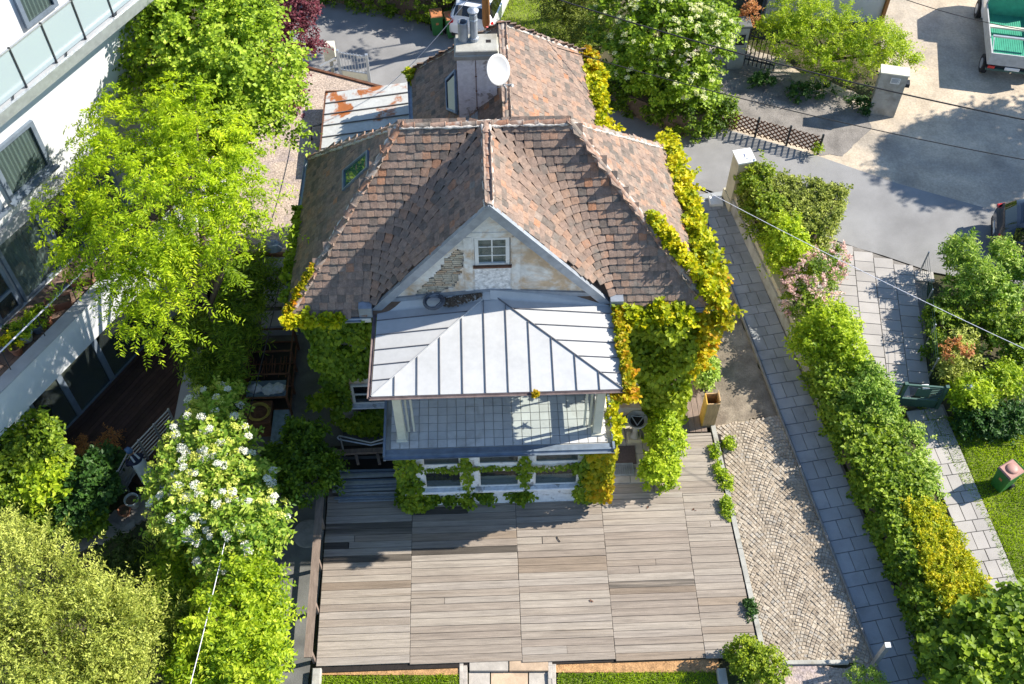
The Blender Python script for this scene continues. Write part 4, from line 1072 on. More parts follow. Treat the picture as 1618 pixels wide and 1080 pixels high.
# ---- boundary wall and gate pillar by the path
W0 = G(1149,316,0); W1 = G(1296,640,0)
BW = thing('boundary_wall','cream rendered garden wall beside the slab path','wall',(W0+W1)/2)
d = (W1-W0).normalized(); n = Vector((-d.y,d.x,0)); n = n if n.x > 0 else -n
mb = MB(); mb.prism([(p.x,p.y) for p in (W0+n*.05,W1+n*.05,W1+n*.27,W0+n*.27)],-.15,.62); mb.build('base','cream_plaster',BW)
mb = MB(); mb.prism([(p.x,p.y) for p in (W0-n*.02,W1-n*.02,W1+n*.06,W0+n*.06)],-.15,.42); mb.build('plinth','pale_concrete',BW)
GP = thing('gate_pillar','tall cream rendered gate pillar with a white cap numbered in blue','pillar',(W0.x,W0.y,0))
ang = math.atan2(d.y,d.x)
c0 = W0+n*.2+d*.1
def rbox(mb,c,hx,hy,z0,z1,tp=1.0):
    v = []
    for z,k in ((z0,1.0),(z1,tp)):
        for sx,sy in ((-1,-1),(1,-1),(1,1),(-1,1)): q = c+d*sx*hx*k+n*sy*hy*k; v.append((q.x,q.y,z))
    mb.add(v,[(0,3,2,1),(4,5,6,7),(0,1,5,4),(1,2,6,5),(2,3,7,6),(3,0,4,7)]); return mb
rbox(MB(),c0,.36,.3,-.15,.35).build('plinth','cream_plaster',GP); rbox(MB(),c0,.27,.26,.35,2.05).build('shaft','cream_plaster',GP)
rbox(MB(),c0,.31,.3,2.05,2.11).build('cap','paint_white',GP)
def digit3(c,z,s,parent,m):
    mb = MB(); pts = []
    for (cx,cy) in ((0,.5),(0,-.5)):
        for i in range(9):
            a = R(150)-R(240)*i/8 if cy > 0 else R(90)-R(240)*i/8
            pts.append(Vector((c.x+s*(cx+.5*math.cos(a)), c.y+s*(cy+.5*math.sin(a)), z)))
    for i in range(len(pts)-1):
        if i != 8: mb.bar(pts[i],pts[i+1],s*.22,.006)
    mb.build('number',m,parent)
paint('blue_ink',(.02,.06,.25),.5,0)
q = c0-n*.02; digit3(q,2.116,.07,GP,'blue_ink')
mb = MB(); q = G(1131,317,.0); mb.cbox(q.x-.22,q.x+.22,q.y-.2,q.y+.2,-.06,.05,.02); tag(mb.build('access_cover','paint_white'),'small white cover plate at the foot of the gate pillar','cover')
# street side pillar and iron fence at the top right
p = G(1160,98,0); PQ = thing('gate_pillar','grey rendered gate pillar with a dark letter slot beside the iron gate','pillar',p)
mb = MB(); mb.box(p.x-.27,p.x+.27,p.y-.25,p.y+.25,-.15,1.75); mb.build('shaft','pale_concrete',PQ)
mb = MB(); mb.cbox(p.x-.32,p.x+.32,p.y-.3,p.y+.3,1.75,1.85,.02); mb.build('cap','concrete',PQ)
mb = MB(); mb.box(p.x-.16,p.x+.16,p.y-.262,p.y-.25,1.0,1.45); mb.build('letter_box','dark_metal',PQ)
a = G(1176,97,0); b = G(1222,108,0); IF = thing('iron_gate','black iron bar gate beside the big shrub','gate',(a+b)/2)
d2 = b-a
for i in range(8): q = a+d2*(i/7); mb = MB(); mb.bar((q.x,q.y,-.1),(q.x,q.y,1.35),.03,.03); mb.build('bar','dark_metal',IF)
for z in (.15,1.2): mb = MB(); mb.bar((a.x,a.y,z),(b.x,b.y,z),.04,.05); mb.build('rail','dark_metal',IF)
# grey block with a sign at the forecourt
a = G(1372,176,0); b = G(1408,181,0)
BK = thing('entrance_wall','wide grey rendered wall pier with a white notice','wall',a)
d3 = (b-a); d3.z = 0; L = d3.length; d3.normalize(); n3 = Vector((-d3.y,d3.x,0)); n3 = n3 if n3.y > 0 else -n3
def bx3(x0,x1,y0,y1,z0,z1,nm,m):
    P = [a+d3*x+n3*y for x,y in ((x0,y0),(x1,y0),(x1,y1),(x0,y1))]; mb = MB(); mb.prism([(q.x,q.y) for q in P],z0,z1); return mb.build(nm,m,BK)
bx3(0,L+.12,0,.4,-.15,1.75,'pier','pale_concrete'); bx3(-.03,L+.15,-.03,.43,1.75,1.8,'coping','cream_paint')
nb = bx3(L-.42,L-.1,-.02,-.001,1.38,1.62,'notice','paint_white')
for i in range(4):
    P = [a+d3*x+n3*y for x,y in ((L-.39,-.026),(L-.13-.05*(i%2),-.026),(L-.13-.05*(i%2),-.021),(L-.39,-.021))]; mb = MB(); mb.prism([(q.x,q.y) for q in P],1.57-i*.045,1.59-i*.045); mb.build('printed_line','bluegrey',nb)
bx3(L+.12,L+.28,.1,.35,1.2,1.35,'lamp','dark_metal')
# lattice fence
def lattice(p0,p1,h,label):
    A = G(*p0,-.1); B = G(*p1,-.1); T = thing('lattice_fence',label,'fence',(A+B)/2); D = B-A; L = D.length; D.normalize()
    P = lambda s,z: A+D*s+Vector((0,0,z))
    n = int(L/1.15)+1
    for i in range(n+1): mb = MB(); mb.bar(P(L*i/n,-.1),P(L*i/n,h+.12),.06,.06); mb.build('post','dark_metal',T)
    st = .21; k = int((L+h)/st)
    N_ = Vector((-D.y,D.x,0))*.018
    for i in range(-int(h/st)-1,k):
        for sg in (1,-1):
            s0 = i*st; s1 = s0+h; z0, z1 = .08, h
            if sg < 0: s0, s1 = s1, s0
            def clip(sa,za,sb,zb):
                lo_, hi_ = 0.0, 1.0
                for lim,sgn in ((0,1),(L,-1)):
                    da = (sa-lim)*sgn; db = (sb-lim)*sgn
                    if da < 0 and db < 0: return None
                    if da < 0: lo_ = max(lo_, da/(da-db))
                    if db < 0: hi_ = min(hi_, da/(da-db))
                if hi_-lo_ < .12: return None
                return (sa+(sb-sa)*lo_,za+(zb-za)*lo_,sa+(sb-sa)*hi_,za+(zb-za)*hi_)
            c_ = clip(s0,z0,s1,z1)
            if c_: mb = MB(); mb.bar(P(c_[0],c_[1])+N_*sg,P(c_[2],c_[3])+N_*sg,.045,.014,Vector((-D.y,D.x,0))); mb.build('lath','rusty',T)
lattice((1096,190),(1292,243),.8,'brown lattice fence along the lane opposite the gate pillar')
# white building at the top edge
a = G(1180,20,0)
HB2 = thing('outbuilding','pale rendered outbuilding behind the big shrub','building',G(1290,-40,0))
mb = MB(); c = G(1290,36,0); mb.box(c.x-2.0,c.x+2.5,c.y+.2,c.y+6,-.2,2.6); mb.build('wall','white_wall',HB2)
mb = MB(); mb.box(c.x-2.1,c.x+2.6,c.y+.1,c.y+6.2,2.6,2.75); mb.build('roof','concrete',HB2)
mb = MB(); q = G(1398,30,0); mb.box(c.x+2.5,c.x+2.62,c.y+.05,c.y+.2,-.1,2.5); mb.build('corner_board','pole_wood',HB2)
mb = MB(); mb.box(c.x-2.75,c.x-2.15,c.y+.3,c.y+.9,-.1,2.0); tag(mb.build('dark_cabinet','dark_metal'),'dark cabinet between gate pillar and pale outbuilding','cabinet')
# ================================================================== NEIGHBOURING BUILDING (left), in its own frame: x along the front, -y towards the house
NB = thing('modern_apartment_building','white modern apartment building with stepped terraces and glass balustrade','building',(-13.08,-2.84,0),R(58.5))
def nb(x0,x1,o0,o1,z0,z1,nm,m,par=None):
    mb = MB(); mb.box(x0,x1,-max(o0,o1),-min(o0,o1),z0,z1); return mb.build(nm,m,par or NB)
X0, X1 = -7.0, 8.6
# ground floor: solid end, then the glazed strip
nb(X0,-.3,-3,.12,-.2,2.25,'wall','white_wall'); nb(4.6,X1,-3,.12,-.2,2.25,'wall','white_wall')
nb(X0,X1,-3.0,.3,2.25,3.1,'terrace_slab','white_wall'); nb(X0,X1,.02,.3,3.1,3.5,'parapet','white_wall')
nb(X0,X1,-.02,.34,3.5,3.54,'coping','grey_render')
nb(-.3,4.6,-3,-2.9,-.1,2.25,'room_wall','pale_interior'); nb(-.3,4.6,-2.9,.0,-.1,-.03,'room_floor','sand_floor')
for i,(a,b) in enumerate(((-.25,.85),(.85,2.25),(2.25,4.55))):
    f = MB()
    for x in (a,b-.09): f.box(x,x+.09,-.08,.02,-.03,2.25)
    f.box(a+.09,b-.09,-.08,.02,-.03,.05); f.box(a+.09,b-.09,-.08,.02,2.16,2.25)
    w_ = f.build('window','bluegrey',NB); p_ = MB(); p_.box(a+.09,b-.09,-.04,-.03,.05,2.16); p_.build('pane','room_glass',w_)
# furniture glimpsed inside
TBL = thing('dark_armchair','round dark armchair behind the ground floor glass of the white building','chair',(-13.08,-2.84,0),R(58.5))
mb = MB(); mb.lathe([(.25,.0),(.3,.25),(.34,.42),(.34,.6),(.28,.6),(.26,.42),(.05,.4)],(.35,.9,0),16); mb.build('shell','stain',TBL)
mb = MB(); mb.lathe([(.2,-.03),(.2,.0),(.04,.02)],(.35,.9,0),12); mb.build('foot','dark_metal',TBL)
# terrace level
tt = MB(); tt.cbox(-.5,.5,-.5,.5,0,.02,.01); TT = tt.mesh('terrace_tile','terrace_tile')
fl = nb(X0,X1,-1.5,.0,3.1,3.105,'terrace_floor','stain')
for i in range(int((8.5-(-4))/.5)):
    for k in range(3):
        o = bpy.data.objects.new('terrace_tile',TT); COL.objects.link(o); o.parent = fl; o.matrix_basis = trs((-4+.25+i*.5,1.5-.25-k*.5,3.105+rnd(0,.003)),0,(.49,.49,1))
nb(X0,X1,-3,-1.62,3.1,5.6,'terrace_back','grey_render')
for i,(a,b,m) in enumerate(((-.6,.75,'curtain'),(.95,1.75,'interior'),(1.85,3.35,'curtain'),(3.45,4.3,'interior'),(4.4,6.0,'curtain'))):
    f = MB()
    for x in (a,b-.1): f.box(x,x+.1,1.52,1.62,3.15,5.5)
    f.box(a+.1,b-.1,1.52,1.62,3.15,3.25); f.box(a+.1,b-.1,1.52,1.62,5.4,5.5)
    if i%2: f.box(a+.1,b-.1,1.52,1.62,3.85,3.95)
    w_ = f.build('window','bluegrey',NB)
    if m == 'curtain':
        c_ = MB(); n = int((b-a-.2)/.06); v = []; fc = []
        for j in range(n+1):
            x = a+.1+(b-a-.2)*j/n; y = 1.6+(.012 if j%2 else -.012); v += [(x,y,3.25),(x,y,5.4)]
        for j in range(n): fc.append((2*j,2*j+2,2*j+3,2*j+1))
        c_.add(v,fc); c_.build('curtain','curtain',w_)
    else:
        c_ = MB(); c_.box(a+.1,b-.1,1.6,1.615,3.25,5.4); c_.build('back','interior',w_)
    p_ = MB(); p_.box(a+.1,b-.1,1.56,1.565,3.25,5.4); p_.build('pane','room_glass',w_)
# thin metal kerb line on the terrace, railing wires
nb(X0,X1,-1.0,-.94,3.125,3.18,'floor_track','bluegrey')
RLG = MB()
RLG.tube([(X0,-.18,4.45),(X1,-.18,4.45)],.022,6); RLG.build('handrail','cable_white',NB)
x = -1.4
while x < 8.4:
    mb = MB(); mb.tube([(x,-.05,3.5),(x,-.18,4.45)],.014,5); mb.build('rail_post','dark_metal',NB); x += 1.25
# upper storey
UW = nb(X0,X1,-6,-1.4,5.6,9.25,'upper_wall','white_wall')
nb(X0,X1,-1.4,-1.3,5.6,5.95,'string_course','grey_render')
def upwin(a,b,z0,z1,o=-1.4,sill=True):
    f = MB(); y = -o
    f.box(a,a+.12,y-.1,y+.0,z0,z1); f.box(b-.12,b,y-.1,y+.0,z0,z1); f.box(a+.12,b-.12,y-.1,y,z1-.1,z1); f.box(a+.12,b-.12,y-.1,y,z0,z0+.1)
    w_ = f.build('window','bluegrey',NB); p_ = MB(); p_.box(a+.12,b-.12,y-.045,y-.04,z0+.1,z1-.1); p_.build('pane','room_glass',w_)
    c_ = MB(); n = int((b-a)/.07); v = []; fc = []
    for j in range(n+1):
        x = a+.12+(b-a-.24)*j/n; yy = y-.018+(.012 if j%2 else -.012); v += [(x,yy,z0+.1),(x,yy,z1-.1)]
    for j in range(n): fc.append((2*j,2*j+2,2*j+3,2*j+1))
    c_.add(v,fc); c_.build('curtain','curtain',w_)
    if sill: s_ = MB(); s_.box(a-.08,b+.08,y-.24,y-.1,z0-.06,z0); s_.build('sill','bluegrey',w_)
upwin(2.75,4.25,6.45,8.0); upwin(.9,2.5,6.45,8.0)
# cornice and glass balustrade
nb(X0,X1,-6,-.55,9.25,9.42,'cornice','grey_render'); nb(X0,X1,-.58,-.5,9.2,9.5,'eaves_gutter','galv')
for i in range(10):
    a = -2.0+i*1.02
    g_ = MB(); g_.box(a+.02,a+1.0,.70,.712,9.5,10.55); g_.build('glass_panel','frosted_glass',NB)
    p_ = MB(); p_.box(a-.02,a+.02,.68,.74,9.42,10.6); p_.build('balustrade_post','dark_metal',NB)
mb = MB(); mb.box(-2.0,8.2,.68,.735,10.55,10.585); mb.build('top_rail','galv',NB)
for x in (1.4,3.6,5.4,7.2): 
    mb = MB(); mb.bar((x,.62,9.44),(x+.28,.9,9.44),.03,.03); mb.build('snow_hook','dark_metal',NB)
nb(X0,X1,-6,-2.1,9.42,13.5,'top_wall','white_wall')
for (a,b) in ((2.6,3.6),(5.6,6.7)): upwin(a,b,9.6,11.8,-2.1,False)

# ---- sunken wooden terrace with its walls and rails
tz = 0.0
TD = thing('wooden_terrace','dark brown decking terrace in front of the white building',None,(-13.08,-2.84,0),R(58.5),kind='structure'); TD['category'] = 'terrace'
db = MB(); db.cbox(-.5,.5,-.5,.5,-.03,0,.006); DB = db.mesh('board','dark_wood')
o_ = 0.06
while o_ < 3.7:
    x0 = -.1-.0*o_; x1 = 5.2-o_*.35
    o = bpy.data.objects.new('board',DB); COL.objects.link(o); o.parent = TD; o.matrix_basis = trs(((x0+x1)/2,-o_-.07,rnd(-.004,.004)),0,(x1-x0,.132,1)); o_ += .14
mb = MB(); mb.box(-.3,5.6,-3.9,0,-.16,-.05); mb.build('joist_frame','stain',TD)
def wallbar(p0,p1,z0,z1,wd,name,lab,m='pale_concrete'):
    a = G(*p0,z1); b = G(*p1,z1); mb = MB(); d = (b-a); d.z = 0; d.normalize(); n = Vector((-d.y,d.x,0))*(wd/2)
    mb.prism([(q.x,q.y) for q in (a-n,b-n,b+n,a+n)],z0,z1); return tag(mb.build(name,m),lab,'wall')
wallbar((309,548),(279,702),-.2,.35,.42,'planter_wall','low concrete planter wall on the right of the wooden terrace','grey_render')
wallbar((92,706),(186,752),-.2,.3,.36,'planter_wall','low concrete planter wall at the front of the wooden terrace','grey_render')
wallbar((183,765),(206,735),-.2,.25,.3,'planter_wall','short concrete wall end under the angled metal railing','grey_render')
def railing(pts,h,nb_,label,zb=0.0):
    T = thing('metal_railing',label,'railing',(G(*pts[0],zb)))
    P = [G(*p,zb+h) for p in pts]
    for i in range(nb_):
        z = zb+.12+(h-.12)*i/(nb_-1)
        mb = MB(); mb.tube([(q.x,q.y,z) for q in P],.016 if i < nb_-1 else .024,6); mb.build('rail','galv',T)
    for i,q in enumerate(P):
        mb = MB(); mb.box(q.x-.025,q.x+.025,q.y-.025,q.y+.025,zb-.1,zb+h+.04); mb.build('post','galv',T)
    return T
railing(((186,745),(203,713),(219,696),(243,671),(266,647)),1.0,7,'galvanised railing with horizontal bars beside the wooden terrace')
railing(((318,560),(305,625),(290,700)),.6,6,'dark bar railing outside the right planter wall',.3)
railing(((95,715),(140,737),(185,757)),.5,5,'bar railing outside the front planter wall',.25)
# stepping stone path and brick landing
SP = thing('stone_path','crazy paved stone path curving to the railing',None,G(180,830),kind='structure'); SP['category'] = 'path'
def crazy(pixc, n, r0):
    for (px,py,r) in pixc:
        c = G(px,py,-.09); k = random.randint(5,7); a0 = rnd(0,6)
        P = [(c.x+r*rnd(.8,1.1)*math.cos(a0+2*PI*i/k), c.y+r*rnd(.75,1.05)*math.sin(a0+2*PI*i/k)) for i in range(k)]
        mb = MB(); mb.prism(P,-.16,-.07+rnd(-.01,.01)); mb.build('stone','stone',SP)
L = []
for t in range(9):
    f = t/8; x = 105+(245-105)*f; y = 862-(862-792)*f**1.25
    for (dx,dy) in ((-8,-9),(4,4),(-2,-1) if t%2 else (6,-12)): L.append((x+dx+rnd(-3,3),y+dy+rnd(-3,3),rnd(.2,.27)))
crazy(L,0,0)
for i in range(6):
    for j in range(7):
        q = G(222+j*7.2,757+i*5.5,-.08); mb = MB(); mb.cbox(q.x-.06,q.x+.06,q.y-.055,q.y+.055,-.14,-.07+rnd(-.006,.006),.01); mb.build('brick','stone',SP)
# pots
def pot(p,r,h,m,label,z=-.1,soil=True):
    T = thing('plant_pot',label,'pot',(p.x,p.y,z))
    mb = MB(); mb.lathe([(r*.7,0),(r*.95,h*.85),(r*1.08,h*.86),(r*1.08,h),(r*.92,h),(r*.86,h*.8),(r*.05,h*.78)],(p.x,p.y,z),18); mb.build('pot_body',m,T,smooth=False)
    mb = MB(); mb.lathe([(r*.85,h*.8),(r*.05,h*.83)],(p.x,p.y,z),14); mb.build('soil','debris',T)
    return T
pot(G(208,790,.2),.19,.36,'glaze','pale empty pot standing by the stone path')
pot(G(196,806,.1),.17,.22,'terracotta','terracotta pot at the edge of the stone path')
NB_POTS = []
for (px,py,r,m,lb) in ((22,536,.2,'stain','dark pot at the left end of the upper terrace'),(25,551,.17,'terracotta','small pot with yellow flowers on the upper terrace'),(40,530,.2,'glaze','white glazed pot on the upper terrace'),(58,515,.2,'bluegrey','grey pot with a low plant on the upper terrace'),(70,503,.22,'terracotta','round clay pot with a bushy plant on the upper terrace')):
    p = G(px,py,3.3); NB_POTS.append((p,lb)); pot(p,r,.3,m,lb,3.125)
def trough(p,ang,L,label):
    T = thing('plant_trough',label,'trough',(p.x,p.y,3.125),ang)
    mb = MB(); v = []
    for z,k in ((0,.8),(.3,1)):
        for sx,sy in ((-1,-1),(1,-1),(1,1),(-1,1)): v.append((sx*L/2*k,sy*.16*k,z))
    mb.add(v,[(0,3,2,1),(0,1,5,4),(1,2,6,5),(2,3,7,6),(3,0,4,7)]); mb.build('box','terracotta',T)
    mb = MB(); mb.box(-L/2+.03,L/2-.03,-.13,.13,.22,.25); mb.build('soil','debris',T)
    return T
trough(G(93,478,3.3),R(20),.7,'terracotta trough near the middle of the upper terrace'); trough(G(128,440,3.3),R(10),.7,'terracotta trough under the bright green tree on the upper terrace')
# ================================================================== VEGETATION
def nrmz(a): return a/np.maximum(np.linalg.norm(a,axis=1,keepdims=True),1e-9)
def leaf_obj(name, P, D, N, L, W, T, m, parent=None, at=None, fold=.16, curl=.12):
    D = nrmz(D); S = nrmz(np.cross(D,N)); N2 = np.cross(S,D); n = len(P)
    L = L[:,None]; W = W[:,None]
    V = np.empty((n,4,3))
    V[:,0] = P; V[:,1] = P+D*L*.5+S*W*.5+N2*W*fold; V[:,2] = P+D*L-N2*L*curl; V[:,3] = P+D*L*.5-S*W*.5+N2*W*fold
    if parent is not None: off = np.array(WOFF[parent.name])
    else: off = np.array(at)
    V = (V-off).reshape(-1,3).astype(np.float32)
    me = bpy.data.meshes.new(name); me.vertices.add(4*n); me.vertices.foreach_set('co',V.ravel())
    idx = np.arange(n)[:,None]*4; tri = np.concatenate([idx+np.array([[0,1,2]]),idx+np.array([[0,2,3]])],1).reshape(-1).astype(np.int32)
    me.loops.add(6*n); me.loops.foreach_set('vertex_index',tri)
    me.polygons.add(2*n); me.polygons.foreach_set('loop_start',np.arange(0,6*n,3,dtype=np.int32)); me.polygons.foreach_set('loop_total',np.full(2*n,3,dtype=np.int32))
    me.update(calc_edges=True)
    a = me.attributes.new('tint','FLOAT','FACE'); a.data.foreach_set('value',np.repeat(np.clip(T,0,1),2).astype(np.float32))
    me.materials.append(M[m]); me.validate()
    o = bpy.data.objects.new(name,me); COL.objects.link(o)
    if parent is not None: o.parent = parent; o['_w'] = 1; WOFF[o.name] = tuple(off)
    else: o.location = at; o['_w'] = 1; WOFF[o.name] = tuple(at)
    return o
def rn(n): return RNG.normal(size=(n,3))
def sprays(C, O, rc, ntw, nl, L, W, up=.35, spread=.8, droop=.25, tvar=.22, cvar=.16, tmid=.5, pinn=1.0, lj=.3, face=.9):
    """C clump centres, O outward directions, rc clump radii; each clump carries ntw twigs of nl leaves"""
    k = len(C); n = k*ntw
    Cb = np.repeat(C,ntw,0); Ob = np.repeat(O,ntw,0); rb = np.repeat(rc,ntw)[:,None]
    d = nrmz(Ob*.8+rn(n)*spread+np.array([[0,0,up]]))
    st = Cb+rn(n)*rb*.28
    ln = rb*RNG.uniform(.6,1.15,(n,1))
    ct = np.repeat(np.clip(tmid+RNG.normal(size=k)*cvar,0,1),ntw)
    m = n*nl
    t = (np.tile(np.linspace(.15,1,nl),n)+RNG.uniform(-.06,.06,m))[:,None]
    d2 = np.repeat(d,nl,0); l2 = np.repeat(ln,nl,0)
    P = np.repeat(st,nl,0)+d2*l2*t; P[:,2] -= (droop*l2*t*t)[:,0]
    tang = d2.copy(); tang[:,2] -= 2*droop*t[:,0]
    tang = nrmz(tang)
    upv = nrmz(np.array([[0,0,1.]])*face+rn(m)*.38+np.repeat(Ob,nl,0)*.35)
    side = nrmz(np.cross(tang,upv)); sg = np.where(np.arange(m)%2==0,1,-1)[:,None]
    D = nrmz(side*sg*pinn+tang*.6+rn(m)*.18)
    LL = L*RNG.uniform(1-lj,1+lj,m); WW = W*RNG.uniform(1-lj,1+lj,m)
    T = np.repeat(ct,nl)+RNG.normal(size=m)*tvar
    return P,D,upv,LL,WW,T
def blobs(ell, K, rc, low=-.35, inner=.25):
    "clump centres over a set of ellipsoids (cx,cy,cz,rx,ry,rz)"
    C=[];O=[];Rr=[]
    A = np.array([e[3]*e[4]+e[3]*e[5]+e[4]*e[5] for e in ell]); A = A/A.sum()
    for e,a in zip(ell,A):
        n = max(4,int(K*a)); q = nrmz(rn(n*3)); q = q[q[:,2]>low][:n]
        r = np.where(RNG.random(len(q))<inner,RNG.uniform(.35,.75,len(q)),RNG.uniform(.78,1.0,len(q)))[:,None]
        c = np.array([e[:3]])+q*r*np.array([e[3:6]])
        C.append(c); O.append(nrmz(q/np.array([e[3:6]]))); Rr.append(rc*RNG.uniform(.7,1.3,len(q)))
    return np.concatenate(C),np.concatenate(O),np.concatenate(Rr)
def trunk(root, base, ell, r, m='bark', nlimb=5, name='trunk'):
    mb = MB(); b = Vector(base)
    cs = [Vector(e[:3]) for e in ell]
    top = sum(cs,Vector())/len(cs); fork = b.lerp(top,.45); fork.x += rnd(-.1,.1)
    mb.tube([b,b.lerp(fork,.5)+Vector((rnd(-.05,.05),rnd(-.05,.05),0)),fork],[r,r*.85,r*.75],8)
    for i in range(nlimb):
        e = ell[i%len(ell)]; a = rnd(0,6.28); tip = Vector((e[0]+e[3]*.65*math.cos(a),e[1]+e[4]*.65*math.sin(a),e[2]+e[5]*rnd(.1,.6)))
        mid = fork.lerp(tip,.5)+Vector((0,0,.15*r*10*.2))
        mb.tube([fork-Vector((0,0,.05)),mid,tip],[r*.6,r*.36,r*.1],6)
    return mb.build(name,m,root,smooth=True)
def plant(name, label, cat, base, ell, K, rc, ntw, nl, L, W, m, tr=.08, group=None, low=-.35, crown='crown', nlimb=5, inner=.25, **kw):
    root = thing(name,label,cat,base,group=group)
    C,O,Rr = blobs(ell,K,rc,low,inner)
    leaf_obj(crown,*sprays(C,O,Rr,ntw,nl,L,W,**kw),m,root)
    if tr: trunk(root,base,ell,tr,nlimb=nlimb,name='trunk' if cat=='tree' else 'stem')
    return root
def E(px,py,z,rx,ry,rz):
    "an ellipsoid whose middle shows at a photo pixel"
    p = G(px,py,z); return (p.x,p.y,z,rx,ry,rz)
def base_of(ell, dx=0, dy=0): 
    return (sum(e[0] for e in ell)/len(ell)+dx, sum(e[1] for e in ell)/len(ell)+dy, -.12)
# ---- trees on the left
el = [E(300,60,7.50,1.65,1.65,1.57),E(385,110,7.10,1.46,1.57,1.57),E(260,110,6.50,1.38,1.38,1.38),E(400,200,5.90,1.20,1.38,1.38),E(330,180,6.50,1.46,1.38,1.38),E(340,10,7.90,1.57,1.57,1.29),E(230,40,7.50,0.92,0.92,1.01)]
plant('maple_tree','tall maple with fresh mid green leaves beside the white building','tree',base_of(el),el,430,.48,13,9,.12,.10,'lf_maple',.16,droop=.2,tmid=.6,cvar=.2,nlimb=9)
el = [E(255,330,7.50,1.71,1.62,1.11),E(190,270,7.80,1.03,1.03,0.77),E(330,260,7.50,1.28,1.11,1.03),E(170,390,6.90,1.07,0.94,0.68),E(340,390,6.80,1.11,1.20,0.94),E(260,440,6.50,1.11,0.94,0.85),E(200,200,7.90,0.77,0.77,0.68),E(240,500,5.80,0.77,0.68,0.59),E(120,330,7.30,0.68,0.59,0.51),E(385,330,7.10,0.77,0.77,0.68),E(300,180,8.10,0.85,0.77,0.59)]
plant('locust_tree','feathery bright yellow green tree overhanging the wooden terrace','tree',base_of(el,.3,.2),el,235,.62,9,24,.12,.033,'lf_locust',.15,droop=.7,up=.15,tmid=.5,tvar=.18,cvar=.2,lj=.3,nlimb=16,inner=.12,low=-.15)
el = [E(440,20,3.4,1.1,1.0,1.0),E(460,70,2.9,.9,.9,.8),E(455,150,2.7,.5,.6,.4),E(420,-30,3.6,1.2,1.0,1.0)]
plant('purple_plum_tree','dark purple leaved tree behind the tall maple','tree',base_of(el),el,150,.4,9,9,.12,.07,'lf_purple',.1)
el = [E(350,540,1.7,.9,1.3,1.2),E(370,470,1.9,.9,1.1,1.2),E(400,430,1.6,.8,.8,1.0),E(345,610,1.3,.6,.8,.9)]
plant('bamboo_clump','narrow leaved green thicket beneath the bright yellow green tree','shrub',base_of(el),el,170,.45,9,10,.2,.035,'lf_green',.05,droop=.5)
el = [E(332,706,2.50,0.97,0.76,0.76),E(347,776,2.30,1.22,1.01,0.92),E(302,806,2.20,0.84,0.84,0.84),E(392,836,2.00,0.84,0.92,0.84),E(342,656,2.30,0.55,0.59,0.67),E(372,886,1.70,0.76,0.67,0.67),E(292,756,2.20,0.76,0.67,0.76)]
root = plant('elder_bush','elder bush with flat creamy white flower heads','shrub',base_of(el),el,300,.38,9,9,.14,.075,'lf_elder',.09,tmid=.55,droop=.2)
# its flower heads and unopened buds
def umbels(root, ell, n, m, r0, name, npet, sz, cn=None):
    C,O,_ = blobs(ell,n,.1,.25,0.0); C = C+O*.3
    k = len(C); m_ = k*npet
    a = RNG.uniform(0,2*PI,m_); r = np.sqrt(RNG.random(m_))*np.repeat(RNG.uniform(.7,1.25,k),npet)*r0
    o = nrmz(O*.6+np.array([[0,0,1.]])); x = nrmz(np.cross(o,np.array([[.3,1,.1]]))); y = np.cross(o,x)
    P = np.repeat(C,npet,0)+np.repeat(x,npet,0)*(r*np.cos(a))[:,None]+np.repeat(y,npet,0)*(r*np.sin(a))[:,None]+np.repeat(o,npet,0)*(RNG.uniform(-.02,.02,m_)-.25*r*r/r0)[:,None]
    D = nrmz(rn(m_)+np.repeat(o,npet,0)*.1); N = nrmz(np.repeat(o,npet,0)+rn(m_)*.3)
    b = leaf_obj(name,P,D,N,np.full(m_,sz),np.full(m_,sz*.8),RNG.random(m_),m,root); return b
leafmat('lf_cream',[(.40,.40,.20),(.55,.54,.34),(.62,.60,.45)],.25)
leafmat('lf_petal',[(.62,.56,.42),(.75,.72,.62),(.8,.78,.74)],.25)
umbels(root,el[:6],120,'lf_petal',.115,'flower_heads',150,.032)
umbels(root,el,170,'lf_bud',.10,'flower_buds',40,.05)
el = [E(482,700,1.20,0.47,0.64,0.77),E(477,760,1.10,0.55,0.59,0.77),E(457,730,1.20,0.51,0.51,0.77),E(507,740,0.90,0.38,0.42,0.59)]
plant('leafy_shrub','dark green shrub at the alley end below the ivy wall','shrub',base_of(el),el,110,.3,8,9,.12,.07,'lf_green',.05,tmid=.3)
el = [E(46,958,2.70,1.33,1.17,1.48),E(136,1018,2.40,1.25,1.17,1.33),E(36,1078,2.70,1.33,1.09,1.33),E(186,1088,2.10,1.01,1.01,1.09),E(216,998,1.60,0.78,0.78,0.86),E(26,888,2.10,0.78,0.70,1.01),E(116,1128,2.70,1.25,1.09,1.25)]
plant('cypress_tree','large olive yellow feathery conifer in the lower left corner','tree',base_of(el),el,330,.62,13,15,.095,.034,'lf_olive',.14,droop=-.15,up=.55,spread=.38,tmid=.56,cvar=.22,pinn=.6,inner=.08)
el = [E(392,938,1.90,0.72,0.72,0.88),E(352,998,1.80,0.88,0.88,0.88),E(392,1048,1.80,0.80,0.80,0.88),E(322,1078,1.50,0.72,0.72,0.80),E(412,988,1.50,0.44,0.72,0.72),E(282,908,0.90,0.48,0.48,0.56)]
plant('lime_shrub','loose lime green shrub beside the alley at the bottom','shrub',base_of(el),el,230,.4,9,10,.13,.06,'lf_lime',.08,droop=.3,cvar=.22)
el = [E(296,1010,1.20,0.36,0.63,0.63),E(261,960,1.10,0.45,0.45,0.54),E(286,880,0.80,0.54,0.45,0.45)]
plant('bamboo_clump','bamboo with long narrow leaves between conifer and lime shrub','shrub',base_of(el),el,50,.4,6,8,.26,.04,'lf_green',.04,droop=.5)
